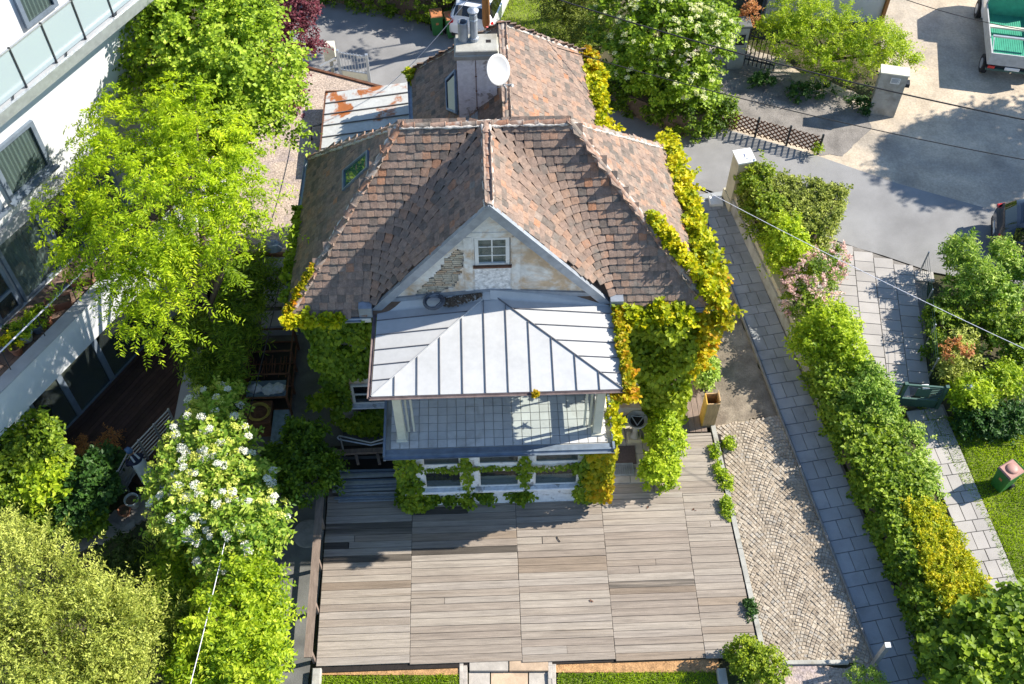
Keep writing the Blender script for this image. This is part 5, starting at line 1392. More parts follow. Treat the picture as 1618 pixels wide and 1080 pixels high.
for (els,lb,mt,k) in (([E(40,700,1.3,.9,.7,.8),E(20,760,1.2,.8,.8,.8),E(75,740,1.0,.6,.6,.7)],'glossy green shrub by the corner of the white building','lf_green',150),
                      ([E(68,765,1.3,.55,.5,.6)],'small bright lime shrub left of the stone path','lf_lime',46),
                      ([E(142,773,0.90,0.58,0.55,0.62),E(112,798,0.80,0.62,0.39,0.55),E(157,738,0.80,0.35,0.39,0.47)],'dark leafy shrub beside the angled metal railing','lf_dark',130),
                      ([E(46,826,0.60,0.88,0.40,0.40),E(116,821,0.50,0.72,0.28,0.32)],'low glossy hedge along the stone path','lf_green',110)):
    plant('garden_shrub',lb,'shrub',base_of(els),els,k,.3,8,9,.13,.085,mt,.05,group='shrubs left of the stone path')
els = [E(150,705,.35,.5,.4,.35),E(175,700,.3,.35,.3,.35)]
plant('dried_shrub','brownish twiggy plant in the bed beside the wooden terrace','plant',base_of(els),els,30,.25,7,7,.08,.03,'lf_rust',.03)
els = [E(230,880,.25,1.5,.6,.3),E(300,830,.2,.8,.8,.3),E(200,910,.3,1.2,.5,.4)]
C,O,Rr = blobs(els,120,.25); b = base_of(els); tag(leaf_obj('ground_cover',*sprays(C,O,Rr,7,8,.1,.05),'lf_shade_dark',None,b),'ground cover in shade-dark leaf colours below the stone path','ground cover',kind='stuff')
# ---- planting on the upper terrace
for (p,lb),mt in zip(NB_POTS,('lf_dark','lf_gold','lf_lime','lf_lime','lf_green')):
    e = [(p.x,p.y,3.55,.2,.2,.16)]; plant('potted_plant','leafy plant in the '+lb,'plant',(p.x,p.y,3.36),e,9,.14,6,6,.09,.05,mt,0,group='plants on the upper terrace')
# ---- ivy: leaves lie on a wall, layered like shingles
def ivy_wall(name, label, parent_thing, u0,u1,z0,z1, y, n, m, L=.13, W=.12, depth=.18, mask=None, axis='y', out=-1, tm=.5, cv=.25, part=False, lump=2.6, at=None):
    u = RNG.uniform(u0,u1,n); z = RNG.uniform(z0,z1,n)
    if mask is not None: k = mask(u,z); u,z = u[k],z[k]; n = len(u)
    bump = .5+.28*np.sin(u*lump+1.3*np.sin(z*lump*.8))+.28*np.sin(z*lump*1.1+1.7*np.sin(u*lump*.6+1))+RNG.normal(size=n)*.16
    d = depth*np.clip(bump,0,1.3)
    P = np.zeros((n,3)); P[:,2] = z
    o = np.zeros((n,3))
    if axis == 'y': P[:,0] = u; P[:,1] = y+out*d; o[:,1] = out
    else: P[:,1] = u; P[:,0] = y+out*d; o[:,0] = out
    D = nrmz(np.array([[0,0,-.75]])+rn(n)*.45+o*.35); N = nrmz(o*.5+np.array([[0,0,.75]])+rn(n)*.32)
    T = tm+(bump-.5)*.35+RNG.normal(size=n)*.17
    b = at or ((u0+u1)/2,y,z0)
    if axis != 'y' and at is None: b = (y,(u0+u1)/2,z0)
    return tag(leaf_obj(name,P,D,N,L*RNG.uniform(.65,1.3,n),W*RNG.uniform(.65,1.3,n),T,m,None,b),label,'ivy')
def noise2(u,z,s,ph=0): return np.sin(u*s+ph)*np.cos(z*s*1.13+ph*2)+.6*np.sin(u*s*2.3+z*s*1.7+ph)+.35*np.sin(u*s*4.1-z*s*3.3)
wl_x0 = GY(563,655,-2.7).x
def maskL(u,z):
    g = noise2(u,z,1.9,.4) < 1.08
    edge = u > -5.35+np.clip((3.6-z)*.12,0,.3)+.12*np.sin(z*5)
    w_ = ~((u > wl_x0-.05) & (z > .9) & (z < 2.75))
    return g & edge & w_
ivy_wall('ivy','dark green ivy covering the house wall left of the veranda',None,-5.4,-3.1,-.1,5.35,-2.72,15000,'lf_ivy',depth=.34,mask=maskL,tm=.42)
def maskR(u,z): return (u < 4.55+.16*np.sin(z*3.1)+.12*np.sin(z*7)+np.clip((2.6-z)*.05,0,.3)) & ~((u < 3.0) & (z > .85) & (z < 2.2)) & ~((z < 2.3) & (u < 3.3+.2*(2.3-z)))
ivy_wall('ivy','thick bushy green ivy on the wall right of the veranda',None,2.42,5.0,-.1,5.35,-2.72,15000,'lf_ivy',L=.15,W=.14,depth=.85,mask=maskR,tm=.85,lump=3.4)
def ivy_strip(label, pts, r, n, m, L=.12, W=.11, tm=.5, up=.4, name='ivy'):
    "clumps of young shoots along an edge"
    P = [np.array(p) for p in pts]; seg = [np.linalg.norm(P[i+1]-P[i]) for i in range(len(P)-1)]; tot = sum(seg)
    C=[]
    for i in range(n):
        s = rnd(0,tot); k = 0
        while k < len(seg)-1 and s > seg[k]: s -= seg[k]; k += 1
        C.append(P[k]+(P[k+1]-P[k])*(s/seg[k]))
    C = np.array(C); rr = (r if not hasattr(r,'__len__') else r[0])
    C = C+rn(n)*np.array([[rr*.5,rr*.5,rr*.3]]); O = nrmz(rn(n)*.5+np.array([[0,0,.8]]))
    b = tuple(P[0])
    return tag(leaf_obj(name,*sprays(C,O,np.full(n,rr)*RNG.uniform(.6,1.2,n),7,6,L,W,up=up,tmid=tm,cvar=.22),m,None,b),label,'ivy')
Ze = ZE+.05
ivy_strip('yellow green ivy hanging over the right eaves of the main roof',[(4.45,2.6,Ze),(4.62,.8,Ze-.05),(4.85,-1.2,Ze),(4.95,-2.9,Ze-.05)],.27,170,'lf_youngivy',tm=.58)
ivy_strip('golden ivy spilling from the lower right corner of the main roof',[(4.9,-1.6,Ze-.1),(5.0,-2.8,Ze-.2),(4.95,-3.15,Ze-.3),(4.7,-3.2,Ze-.9),(4.72,-3.1,Ze-2.4)],.3,110,'lf_orange',tm=.3)
h = lambda f,dx=0,dz=.14: tuple(RR.lerp(FR,f)+Vector((dx,.06,dz)))
ivy_strip('yellow green ivy creeping up the right hip of the main roof',[h(.52,.12,.1),h(.7,.2,.1),h(.85,.25),h(1.0,.2)],.15,100,'lf_youngivy',L=.1,W=.09,tm=.66)
ivy_strip('bright ivy fringe along the gutter above the right wall',[(2.5,-3.15,Ze-.1),(3.5,-3.2,Ze-.08),(4.3,-3.2,Ze-.1)],.22,70,'lf_youngivy',tm=.45)
ivy_strip('golden ivy on the right edge of the veranda roof',[(2.48,-3.0,VE+.08),(2.53,-4.2,VE+.07),(2.56,-5.1,VE+.03),(2.6,-5.5,VE-.1)],.09,75,'lf_orange',L=.09,W=.08,tm=.25)
ivy_strip('orange ivy tuft at the front corner of the veranda roof',[(2.6,-5.2,VE-.05),(2.55,-5.55,VE-.2)],.17,26,'lf_orange',L=.1,W=.09,tm=.55)
ivy_strip('small yellow tufts growing in the veranda gutter',[(.3,-5.52,VE+.02),(.42,-5.52,VE+.02)],.05,7,'lf_orange',L=.07,W=.06)
ivy_strip('yellow tuft at the gutter left of the veranda',[(-5.6,-3.13,Ze),(-5.1,-3.13,Ze)],.14,26,'lf_youngivy',L=.1,W=.09,tm=.7)
ivy_strip('second yellow green tuft in the gutter above the left wall',[(-4.75,-3.13,Ze),(-4.35,-3.13,Ze)],.12,20,'lf_youngivy',L=.1,W=.09,tm=.55)
ivy_strip('tiny yellow sprigs on the left hip of the main roof',[tuple(RL.lerp(FL,.72)+Vector((-.12,0,.1))),tuple(FL+Vector((-.05,0,.12)))],.07,38,'lf_orange',L=.07,W=.06,tm=.2)
ivy_strip('green ivy tufts along the left side gutter of the main roof',[(-5.72,-2.4,Ze-.1),(-5.66,-.2,Ze-.1),(-5.62,.9,Ze-.1)],.13,34,'lf_ivy',tm=.8)
ivy_strip('yellow green ivy along the right eaves of the rear roof',[(2.78,3.6,ZWE),(2.78,5.2,ZWE),(2.74,6.8,ZWE+.05)],.23,110,'lf_youngivy',tm=.6)
ivy_strip('orange ivy tuft at the back corner of the rear roof',[(2.7,6.7,ZWE+.1),(2.6,7.5,ZWE+.2)],.2,34,'lf_orange',tm=.4)
ivy_strip('yellow tuft on the rear roof gutter near the lane',[(-2.8,6.6,ZWE),(-2.75,7.0,ZWE+.05)],.13,14,'lf_youngivy',L=.09,tm=.6)
# ivy on the veranda front: edges, transoms, tufts
def sides(u,z): return (u < VX0+.46+.1*np.sin(z*6)) | (u > VX1-.62+.1*np.sin(z*5+1))
def rows(u,z):
    k = u < -99
    for (a,b) in cols[:-1]: k |= (np.abs(u-(b+.12)) < .13+.05*np.sin(z*9))& (z>zl0-.05)
    k |= (np.abs(z-(zl1+zu0)/2) < .11+.03*np.sin(u*6))
    k |= (z > 2.98+.08*np.sin(u*7)) 
    return k
ivy_wall('ivy','thick green ivy on both corners of the veranda front',None,VX0-.12,VX1+.12,.05,3.2,VYF-.02,9000,'lf_ivy',depth=.24,mask=sides,tm=.62,L=.12,W=.1)
ivy_wall('ivy','thin green ivy on the bars between the veranda windows',None,VX0+.3,VX1-.5,.3,3.2,VYF-.0,7000,'lf_ivy',depth=.09,mask=rows,tm=.65,L=.1,W=.085)
ivy_wall('ivy','orange and gold ivy at the right corner of the veranda front',None,VX1-.42,VX1+.3,.5,3.25,VYF-.1,2400,'lf_orange',depth=.22,tm=.35,mask=lambda u,z: u > VX1-.3+.28*np.sin(z*4)*np.cos(z*9))
ivy_strip('yellow ivy fringe on the right edge of the balcony',[(2.42,-3.2,BZ),(2.44,-5.6,BZ-.02)],.11,60,'lf_youngivy',L=.1,W=.08,tm=.6)
for (px,py,lb,s) in ((660,785,'ivy mound at the left foot of the veranda',.33),(700,783,'small ivy mound under the left veranda window',.22),(752,783,'ivy mound under the middle veranda window',.34),(822,778,'ivy mound between the right hand veranda windows',.25)):
    p = G(px,py,.25); s *= 1.25; e = [(p.x,p.y+.05,.34,s*1.1,.26,s)]; C,O,Rr = blobs(e,36,.18); tag(leaf_obj('ivy_mound',*sprays(C,O,Rr,7,6,.11,.1),'lf_ivy',None,(p.x,p.y,0)),lb,'ivy',group='ivy mounds on the veranda front')
el = [E(592,700,2.0,.01,.01,.01)]
p = GY(503,632,-2.75); ivy_strip('loose ivy shoot hanging off the left house wall',[(p.x,-3.0,p.z),(p.x+.3,-2.9,p.z+.4)],.2,16,'lf_ivy',tm=.9)
# ---- clipped shrubs by the porch
el = [E(1052,697,0.75,0.40,0.65,0.60),E(1044,675,0.90,0.36,0.34,0.60)]
plant('clipped_hedge','clipped bright green hedge between porch and deck','hedge',base_of(el),el,120,.2,8,7,.085,.06,'lf_lime',.05,tmid=.6)
el = [E(1040,745,.55,.46,.45,.5)]
plant('box_ball','rounded bright green shrub on the deck beside the porch','shrub',base_of(el),el,75,.18,8,7,.085,.06,'lf_lime',.05,tmid=.62)
el = [E(1112,520,.35,.22,.6,.3),E(1112,575,.35,.25,.6,.4),E(1118,600,.3,.22,.3,.35),E(1103,480,.3,.2,.5,.3)]
plant('border_plants','leafy fresh green border plants along the right house wall','plant',base_of(el),el,90,.22,7,7,.12,.06,'lf_feather',0,tmid=.6)
# sprigs along the kerb
for i,(px,py,lb) in enumerate(((1131,715,'first weed clump on the kerb below the timber post'),(1137,745,'second weed clump on the kerb'),(1146,793,'weed clump on the kerb midway down the deck'),(1148,762,'weed clump on the cobbles beside the kerb'),(1150,805,'low trailing weed on the kerb'),(1186,960,'dark weed clump near the lower end of the kerb'),(1152,700,'weed clump at the top of the cobbles'))):
    p = G(px,py,.05); e = [(p.x,p.y,.04,.09,.28 if i<6 else .15,.06)]; C,O,Rr = blobs(e,20,.11); tag(leaf_obj('weed',*sprays(C,O,Rr,5,5,.06,.04),'lf_lime' if i != 5 else 'lf_dark',None,(p.x,p.y,0)),lb,'weed',group='weeds along the kerb')
# ---- hedge line on the right
def hedge_box(pix, z0, z1, K, rc, **kw):
    P = [G(px,py,z1) for px,py in pix]; poly = [(p.x,p.y) for p in P]; xs_ = [p[0] for p in poly]; ys_ = [p[1] for p in poly]; C=[];O=[]
    per = []
    n = len(poly); L = [math.hypot(poly[(i+1)%n][0]-poly[i][0],poly[(i+1)%n][1]-poly[i][1]) for i in range(n)]
    cx, cy = sum(xs_)/n, sum(ys_)/n
    while len(C) < K*.55:
        x, y = rnd(min(xs_),max(xs_)), rnd(min(ys_),max(ys_))
        if inside(x,y,poly): C.append((x,y,z1+rnd(-.12,.05))); O.append((0,0,1))
    while len(C) < K:
        i = random.choices(range(n),L)[0]; t = random.random(); a = poly[i]; b = poly[(i+1)%n]
        x = a[0]+(b[0]-a[0])*t; y = a[1]+(b[1]-a[1])*t; d = Vector((b[1]-a[1],a[0]-b[0])).normalized()
        if d.dot(Vector((x-cx,y-cy))) < 0: d = -d
        C.append((x-d.x*.1,y-d.y*.1,rnd(z0,z1))); O.append((d.x,d.y,.2))
    return np.array(C),np.array(O),np.full(len(C),rc),(cx,cy,0)
def hedge(label, pix, z0, z1, K, rc, m, core=True, **kw):
    C,O,Rr,c = hedge_box(pix,z0,z1,K,rc)
    T = thing('hedge',label,'hedge',c)
    leaf_obj('foliage',*sprays(C,O,Rr,8,7,kw.pop('L',.09),kw.pop('W',.06),**kw),m,T)
    if core:
        P = [G(px,py,z1) for px,py in pix]; cx,cy = c[0],c[1]
        mb = MB(); mb.prism([(cx+(p.x-cx)*.82,cy+(p.y-cy)*.82) for p in P],-.1,z1-.22); mb.build('branches','bark',T)
    return T
hedge('square clipped hedge block beside the cream gate pillar',((1172,262),(1338,298),(1326,345),(1290,366),(1245,345),(1185,312)),.1,1.6,420,.2,'lf_olive',tmid=.35,L=.08,W=.05)
el = [E(1195,300,1.2,.5,.7,.9),E(1210,345,1.1,.5,.7,.9)]
plant('garden_shrub','mid green shrub between hedge block and cream wall','shrub',base_of(el),el,90,.25,8,8,.1,.06,'lf_ivy',.05,tmid=.7)
el = [E(1240,385,1.1,.62,.75,.9),E(1255,425,.9,.45,.5,.7)]
plant('garden_shrub','vivid yellow green shrub overhanging the cream wall','shrub',base_of(el),el,110,.26,8,8,.1,.06,'lf_lime',.05,tmid=.7)
el = [E(1280,445,1.0,.65,.6,.8),E(1310,420,.8,.5,.4,.6),E(1265,475,.9,.5,.5,.7)]
root = plant('flowering_shrub','shrub with pale pink blossom beside the pale terrace','shrub',base_of(el),el,100,.28,7,8,.09,.05,'lf_green',.05)
C,O,Rr = blobs(el,70,.2,.0,0); leaf_obj('blossom',*sprays(C+O*.15,O,Rr,7,8,.055,.045),'lf_pink',root)
el = [E(1310,520,1.1,.62,.7,.8),E(1338,562,1.0,.5,.5,.7),E(1290,540,.9,.55,.65,.7)]
plant('garden_shrub','yellow green shrub below the pink blossom','shrub',base_of(el),el,150,.3,8,9,.12,.055,'lf_lime',.06,tmid=.55,droop=.3)
el = [E(1377,634,1.00,0.59,0.59,0.72),E(1362,604,0.90,0.42,0.42,0.59)]
plant('garden_shrub','dull green shrub left of the green garden gate','shrub',base_of(el),el,95,.28,8,8,.12,.05,'lf_feather',.06,tmid=.35)
hedge('long leafy green hedge along the slab path',((1288,560),(1335,565),(1378,650),(1430,720),(1470,800),(1490,860),(1432,885),(1388,790),(1335,680)),.0,1.02,520,.27,'lf_green',L=.12,W=.08,tmid=.62)
hedge('golden yellow conifer hedge above the slab path',((1430,795),(1482,798),(1560,925),(1580,985),(1525,1010),(1468,910)),.1,1.2,480,.22,'lf_gold',L=.08,W=.035,tmid=.42,up=.6,spread=.55)
hedge('dark lower hedge at the end of the slab path',((1420,865),(1490,900),(1560,1010),(1590,1130),(1510,1130),(1458,980)),.0,.9,300,.26,'lf_green',L=.12,W=.08,tmid=.4)
el = [E(1570,1010,1.5,.9,.8,.8),E(1610,980,1.5,.6,.6,.6),E(1530,1060,1.3,.9,.7,.8),E(1620,1050,1.5,.8,.8,.8)]
plant('maple_bush','broad leaved green bush in the lower right corner','shrub',base_of(el),el,180,.36,7,8,.16,.15,'lf_green',.07,tmid=.62)
el = [E(1438,700,.35,.35,.9,.3),E(1465,760,.3,.3,.7,.3)]
plant('low_groundcover','low mixed greenery between long hedge and pale path','plant',base_of(el),el,60,.22,7,7,.09,.05,'lf_feather',0,tmid=.55)
# ---- beds on the far right
for (els,nm,lb,mt,k,L,W,dr) in (
    ([E(1514,407,0.97,0.38,0.45,0.74),E(1546,447,0.97,0.45,0.45,0.74),E(1511,462,0.77,0.31,0.38,0.67)],'feathery_shrub','tall feathery light green shrub beside the lane','lf_feather',120,.16,.04,.15),
    ([E(1589,402,1.27,0.31,0.30,0.30)],'feathery_shrub','small round feathery shrub crown in front of the dark car','lf_feather',40,.12,.05,.2),
    ([E(1576,472,0.77,0.59,0.59,0.74),E(1616,452,0.77,0.52,0.52,0.74)],'garden_shrub','yellow green open shrub on the right picture edge near the lane','lf_feather',130,.13,.06,.2),
    ([E(1596,542,0.67,0.59,0.67,0.67),E(1556,512,0.57,0.45,0.45,0.59)],'garden_shrub','dark green glossy shrub on the right picture edge','lf_green',130,.12,.08,.2),
    ([E(1486,502,0.37,0.38,0.45,0.52),E(1481,547,0.27,0.30,0.38,0.45)],'garden_shrub','fresh green shrub along the edge of the pale terrace','lf_green',80,.11,.06,.2),
    ([E(1521,557,0.57,0.41,0.45,0.52),E(1506,592,0.47,0.34,0.34,0.45)],'red_tipped_shrub','olive shrub with reddish young tips above the green gate','lf_olive',90,.12,.05,.2),
    ([E(1536,622,0.77,0.48,0.41,0.45),E(1586,602,0.67,0.45,0.38,0.45)],'garden_shrub','spreading yellow green shrub right of the green gate','lf_lime',110,.13,.06,.3),
    ([E(1546,667,0.27,0.59,0.38,0.45),E(1596,662,0.17,0.59,0.38,0.45)],'garden_shrub','dark low shrub above the wheelie bin','lf_dark',100,.11,.07,.2)):
    plant(nm,lb,'shrub',base_of(els),els,int(k*.62),.28,8,8,L,W,mt,.05,droop=dr,group='shrubs on the right of the pale path')
p = G(1510,555,1.4); e = [(p.x,p.y,1.35,.4,.4,.25)]; C,O,Rr = blobs(e,10,.15); tag(leaf_obj('red_leaves',*sprays(C,O,Rr,5,6,.1,.05),'lf_rust',None,(p.x,p.y,1.2)),'reddish leaves on top of the olive shrub','leaves')
# ---- far side of the lane
hedge('dark clipped hedge across the lane behind the wheelie bins',((420,-125),(450,-58),(690,-14),(730,-16),(760,-50),(700,-125)),.0,1.5,520,.26,'lf_green',tmid=.35,L=.11,W=.07)
el = [E(895,35,1.0,.7,.8,1.0),E(875,8,1.0,.6,.7,.9),E(935,60,1.1,.7,.7,1.0),E(925,10,1.3,.8,.8,1.2)]
plant('conifer','dark olive conifers behind the rear roof','tree',base_of(el),el,220,.4,9,10,.09,.035,'lf_olive',.08,tmid=.15,droop=0)
el = [E(1050,60,3.0,1.5,1.3,1.4),E(1100,70,2.7,1.2,1.2,1.2),E(990,40,2.6,1.1,1.1,1.2),E(1080,130,1.9,1.2,1.1,1.0),E(1000,100,2.0,1.0,1.0,1.0),E(1060,0,3.2,1.4,1.2,1.3),E(1130,30,2.6,.7,.8,.9)]
root = plant('snowball_bush','tall green bush with round creamy white blossoms beside the lane','shrub',base_of(el),el,340,.36,9,8,.13,.09,'lf_maple',.09,tmid=.4)
umbels(root,el[:5],230,'lf_cream',.085,'blossom',45,.045)
hedge('dark green hedge below the white blossom bush',((950,95),(1010,100),(1110,130),(1165,165),(1100,190),(1020,160),(965,135)),.0,.95,260,.25,'lf_green',tmid=.35,L=.11,W=.07)
el = [E(1230,60,1.1,.8,.7,.8),E(1300,50,1.4,1.3,.9,1.0),E(1380,80,1.2,1.2,.9,.9),E(1420,85,1.1,.6,.6,.6),E(1330,100,.9,1.3,.7,.7),E(1260,30,1.3,.9,.8,.8)]
plant('spreading_shrub','wide yellow green spreading shrub by the forecourt','shrub',base_of(el),el,300,.36,8,10,.11,.035,'lf_lime',.1,tmid=.6,droop=.15,nlimb=9)
el = [E(1200,130,.15,.6,.3,.2),E(1280,145,.15,.9,.3,.2),E(1360,165,.15,.5,.25,.2)]
plant('ground_ivy','low dark ivy under the wide yellow green shrub','plant',base_of(el),el,60,.2,7,7,.09,.06,'lf_dark',0)
el = [E(1182,30,1.6,.3,.3,.7)]
plant('rusty_conifer','small rust brown dead conifer beside the pale outbuilding','shrub',base_of(el),el,18,.25,7,8,.09,.04,'lf_rust',.04)
el = [E(1145,185,.15,.5,.2,.15),E(1295,235,.2,.15,.15,.2)]
plant('weed_clump','weeds at the foot of the lattice fence','weed',base_of(el),el,26,.15,6,6,.08,.04,'lf_lime',0)
# trees beyond the frame that throw the dappled shade on forecourt and lane
def shade_tree(px,py,h,rx,lb,K=240):
    g_ = G(px,py,-.1); q = g_+SUNV*((h+.1)/SUNV.z); el = [(q.x,q.y,h,rx,rx*.9,rx*.7),(q.x+rx*.6,q.y+rx*.5,h-.4,rx*.7,rx*.7,rx*.6),(q.x-rx*.5,q.y-rx*.4,h-.6,rx*.6,rx*.7,rx*.5)]
    plant('street_tree',lb,'tree',(q.x,q.y,-.15),el,K,.5,8,9,.19,.13,'lf_maple',.16,inner=.3)
shade_tree(1525,250,7.5,2.1,'leafy tree beyond the forecourt shading the road',300)
shade_tree(545,85,7.0,2.1,'leafy tree behind the house shading the lane',14)
# ---- shrubs at the bottom edge
el = [E(1180,1040,.5,.42,.45,.5),E(1210,1055,.45,.4,.42,.5)]
plant('box_ball','rounded dark green box shrub at the end of the deck','shrub',base_of(el),el,90,.17,8,7,.075,.05,'lf_ivy',.05,tmid=.7)
el = [E(1368,1075,.35,.38,.4,.35)]
plant('dwarf_conifer','dwarf conifer beside the square metal post','shrub',base_of(el),el,40,.17,8,8,.06,.025,'lf_feather',.04,tmid=.6)
# ---- grass
def grass(poly, n, label, L=.07, m='lf_grass'):
    xs_ = [p[0] for p in poly]; ys_ = [p[1] for p in poly]; P=[]
    q = np.stack([RNG.uniform(min(xs_),max(xs_),n*2),RNG.uniform(min(ys_),max(ys_),n*2)],1)
    k = [inside(a,b,poly) for a,b in q]; q = q[k][:n]; n = len(q)
    P = np.concatenate([q,np.full((n,1),-.1)],1); D = nrmz(rn(n)*.5+np.array([[0,0,1.]])); N = nrmz(rn(n))
    T = .5+.3*noise2(q[:,0],q[:,1],1.4)+RNG.normal(size=n)*.2
    return tag(leaf_obj('grass',P,D,N,L*RNG.uniform(.6,1.4,n),np.full(n,.02),T,m,None,(q[:,0].mean(),q[:,1].mean(),-.1)),label,'grass',kind='stuff')
grass([(p.x,p.y) for p in LAWN1],9000,'short green grass left of the stone steps'); grass([(p.x,p.y) for p in LAWN2],10000,'short green grass right of the stone steps')
grass([(p.x,p.y) for p in LAWN3],42000,'sunlit lawn grass around the wheelie bin')
p_ = [G(px,py,-.1) for px,py in ((760,-20),(800,60),(860,80),(960,70),(960,-60),(760,-60))]; grass([(p.x,p.y) for p in p_],9000,'rough grass by the wooden pole across the lane',.1)
# ================================================================== THINGS
# ---- wheelie bins
def bin_(p, rz, lidm, label, dome=True, group=None, z=-.1, s=1.0):
    T = thing('wheelie_bin',label,'bin',(p.x,p.y,z),rz,group)
    w, d, h = .46*s, .52*s, .92*s
    mb = MB(); v = []
    for zz_,k,kd in ((.06,.78,.74),(.5*h,.88,.88),(h-.07,.98,1.0),(h-.06,1.06,1.08),(h,1.06,1.08)):
        for sx,sy in ((-1,-1),(-.7,-1.03),(.7,-1.03),(1,-1),(1,1),(-1,1)): v.append((sx*w/2*k,sy*d/2*kd,zz_))
    f = [tuple(range(5,-1,-1))]
    for i in range(4):
        for j in range(6): f.append((i*6+j,i*6+(j+1)%6,(i+1)*6+(j+1)%6,(i+1)*6+j))
    f.append(tuple(range(24,30))); mb.add(v,f); mb.build('body','bin_green',T)
    lid = MB(); lid.cbox(-w/2*1.02,w/2*1.02,-d/2*1.04,d/2*1.02,h+.002,h+.05,.03); lid = lid.build('lid',lidm,T)
    if dome:
        mb = MB(); mb.lathe([(.17,h+.045),(.165,h+.07),(.13,h+.1),(.06,h+.115),(.01,h+.118)],(0,0,0),20); mb.build('lid_dome',lidm,lid,smooth=True)
    mb = MB(); mb.tube([(-w/2*.9,d/2*1.05,h-.02),(-w/2*.9,d/2*1.22,h),(w/2*.9,d/2*1.22,h),(w/2*.9,d/2*1.05,h-.02)],.016,6); mb.build('handle','bin_green',T)
    for sx in (-1,1):
        mb = MB(); mb.tube([(sx*w/2*.8,d/2*.82,.1),(sx*(w/2*.8+.05),d/2*.82,.1)],.1,14); mb.build('wheel','rubber',T)
    mb = MB(); mb.box(-.05,.05,-d/2*.97-.004,-d/2*.9,h*.62,h*.72); mb.build('sticker','bin_orange',T)
    return T
bin_(G(1579,768,-.1),R(-62),'bin_lid','green wheelie bin with a domed dusty pink lid on the lawn')
bin_(G(691,52,-.1),R(8),'bin_orange','left of two green wheelie bins with orange lids at the hedge',False)
bin_(G(714,56,-.1),R(14),'bin_orange','right of two green wheelie bins with orange lids, beside the white car',False)
# ---- cars
def car(name,label,p,rz,pm,L=4.2,Wd=1.78,H=1.5,z=-.1):
    T = thing(name,label,'car',(p.x,p.y,z),rz)
    # stations: x, half width, sill z, belt z, top z, top half width    (x forward)
    st = [(-L/2,.70,.42,.78,.80,.60),(-L/2+.05,.80,.30,.86,.92,.66),(-L/2+.16,.86,.25,.95,1.12,.62),(-L/2+.42,.88,.22,.98,H-.10,.60),(-L/2+.62,.89,.22,.98,H-.02,.62),
          (-.55,.89,.22,.98,H,.64),(.35,.89,.22,.96,H-.03,.63),(.75,.89,.22,.95,H-.15,.62),(1.28,.88,.22,.94,1.02,.66),(1.6,.87,.24,.90,.95,.66),(L/2-.2,.82,.28,.76,.82,.58),(L/2-.04,.72,.34,.62,.68,.5),(L/2,.6,.42,.55,.58,.4)]
    k = Wd/1.78
    def ring(s):
        x,w,a,b,t,tw = s; w *= k; tw *= k
        half = [(w*.82,a),(w*.97,a+.1),(w,(a+b)/2),(w*.98,b-.04),(w*.93,b),(tw*1.04,t-.05),(tw*.9,t-.008),(tw*.45,t+.012)]
        return [Vector((x,-y,zz)) for y,zz in half]+[Vector((x,y,zz)) for y,zz in half[::-1]]
    R_ = [ring(s) for s in st]; n = len(R_[0])
    body = MB(); v = [q for r in R_ for q in r]; f = []; glass = {}
    for i in range(len(st)-1):
        for j in range(n-1):
            q = (i*n+j,i*n+j+1,(i+1)*n+j+1,(i+1)*n+j)
            cab = st[i][4] > 1.0 and st[i+1][4] > 1.0
            if j in (4,10) and 3 <= i <= 7: glass.setdefault(('side_window',0 if j == 4 else 1,0 if i < 5 else 1),[]).append(q)
            elif j in (5,6,7,8,9) and i in (2,) : glass.setdefault(('rear_window',0,0),[]).append(q)
            elif j in (5,6,7,8,9) and i in (7,): glass.setdefault(('windscreen',0,0),[]).append(q)
            else: f.append(q)
    f.append(tuple(range(n))); f.append(tuple((len(st)-1)*n+j for j in range(n-1,-1,-1)))
    for i in range(len(st)-1): f.append((i*n+n-1,i*n,(i+1)*n,(i+1)*n+n-1))
    body.add(v,f); bo = body.build('body',pm,T,smooth=True)
    bo.modifiers.new('edge','EDGE_SPLIT').split_angle = R(40)
    for (nm,_,_),qs in glass.items():
        us = sorted({i for q in qs for i in q}); ix = {i:k for k,i in enumerate(us)}; mb = MB(); mb.v = [tuple(v[i]) for i in us]; mb.f = [tuple(ix[i] for i in q) for q in qs]; mb.build(nm,'dark_glass',T,smooth=True)
    for sx in (-L/2+.78,L/2-.82):
        for sy in (-1,1):
            mb = MB(); y = sy*(.78*k); 
            mb.tube([(sx,y,.32),(sx,y+sy*.12,.32)],.33,22); w_ = mb.build('wheel','rubber',T)
            mb = MB(); mb.tube([(sx,y+sy*.115,.32),(sx,y+sy*.128,.32)],.21,16); mb.build('rim','galv',w_)
    for sy in (-1,1):
        mb = MB(); mb.add([(-L/2+.02,sy*.62*k,.98),(-L/2+.0,sy*.80*k,.86),(-L/2+.24,sy*.895*k,.9),(-L/2+.3,sy*.86*k,1.02),(-L/2+.06,sy*.64*k,.74),(-L/2+.03,sy*.83*k,.72)],[(0,1,2,3),(0,4,5,1),(1,5,2)]); mb.build('tail_light','red_lamp',T)
        mb = MB(); mb.cbox(.62,.8,min(sy*.9*k,sy*1.06*k),max(sy*.9*k,sy*1.06*k),.98,1.1,.03); mb.build('wing_mirror',pm,T)
    mb = MB(); mb.box(-L/2-.012,-L/2+.0,-.26,.26,.52,.63); mb.build('number_plate','plate',T)
    mb = MB(); mb.box(-L/2+.0,-L/2+.1,-.7*k,.7*k,.28,.42); mb.build('bumper_trim','rubber',T)
    for sy in (-1,1): mb = MB(); mb.tube([(-1.3,sy*.52*k,H+.02),(.1,sy*.52*k,H+.02)],.02,6); mb.build('roof_rail','dark_metal',T)
    mb = MB(); mb.box(-1.5,-.55,-.45*k,.45*k,H+.012,H+.02); mb.build('roof_panel','dark_glass',T)
    return T
h0 = R(-17); p = G(1556,378,-.1)
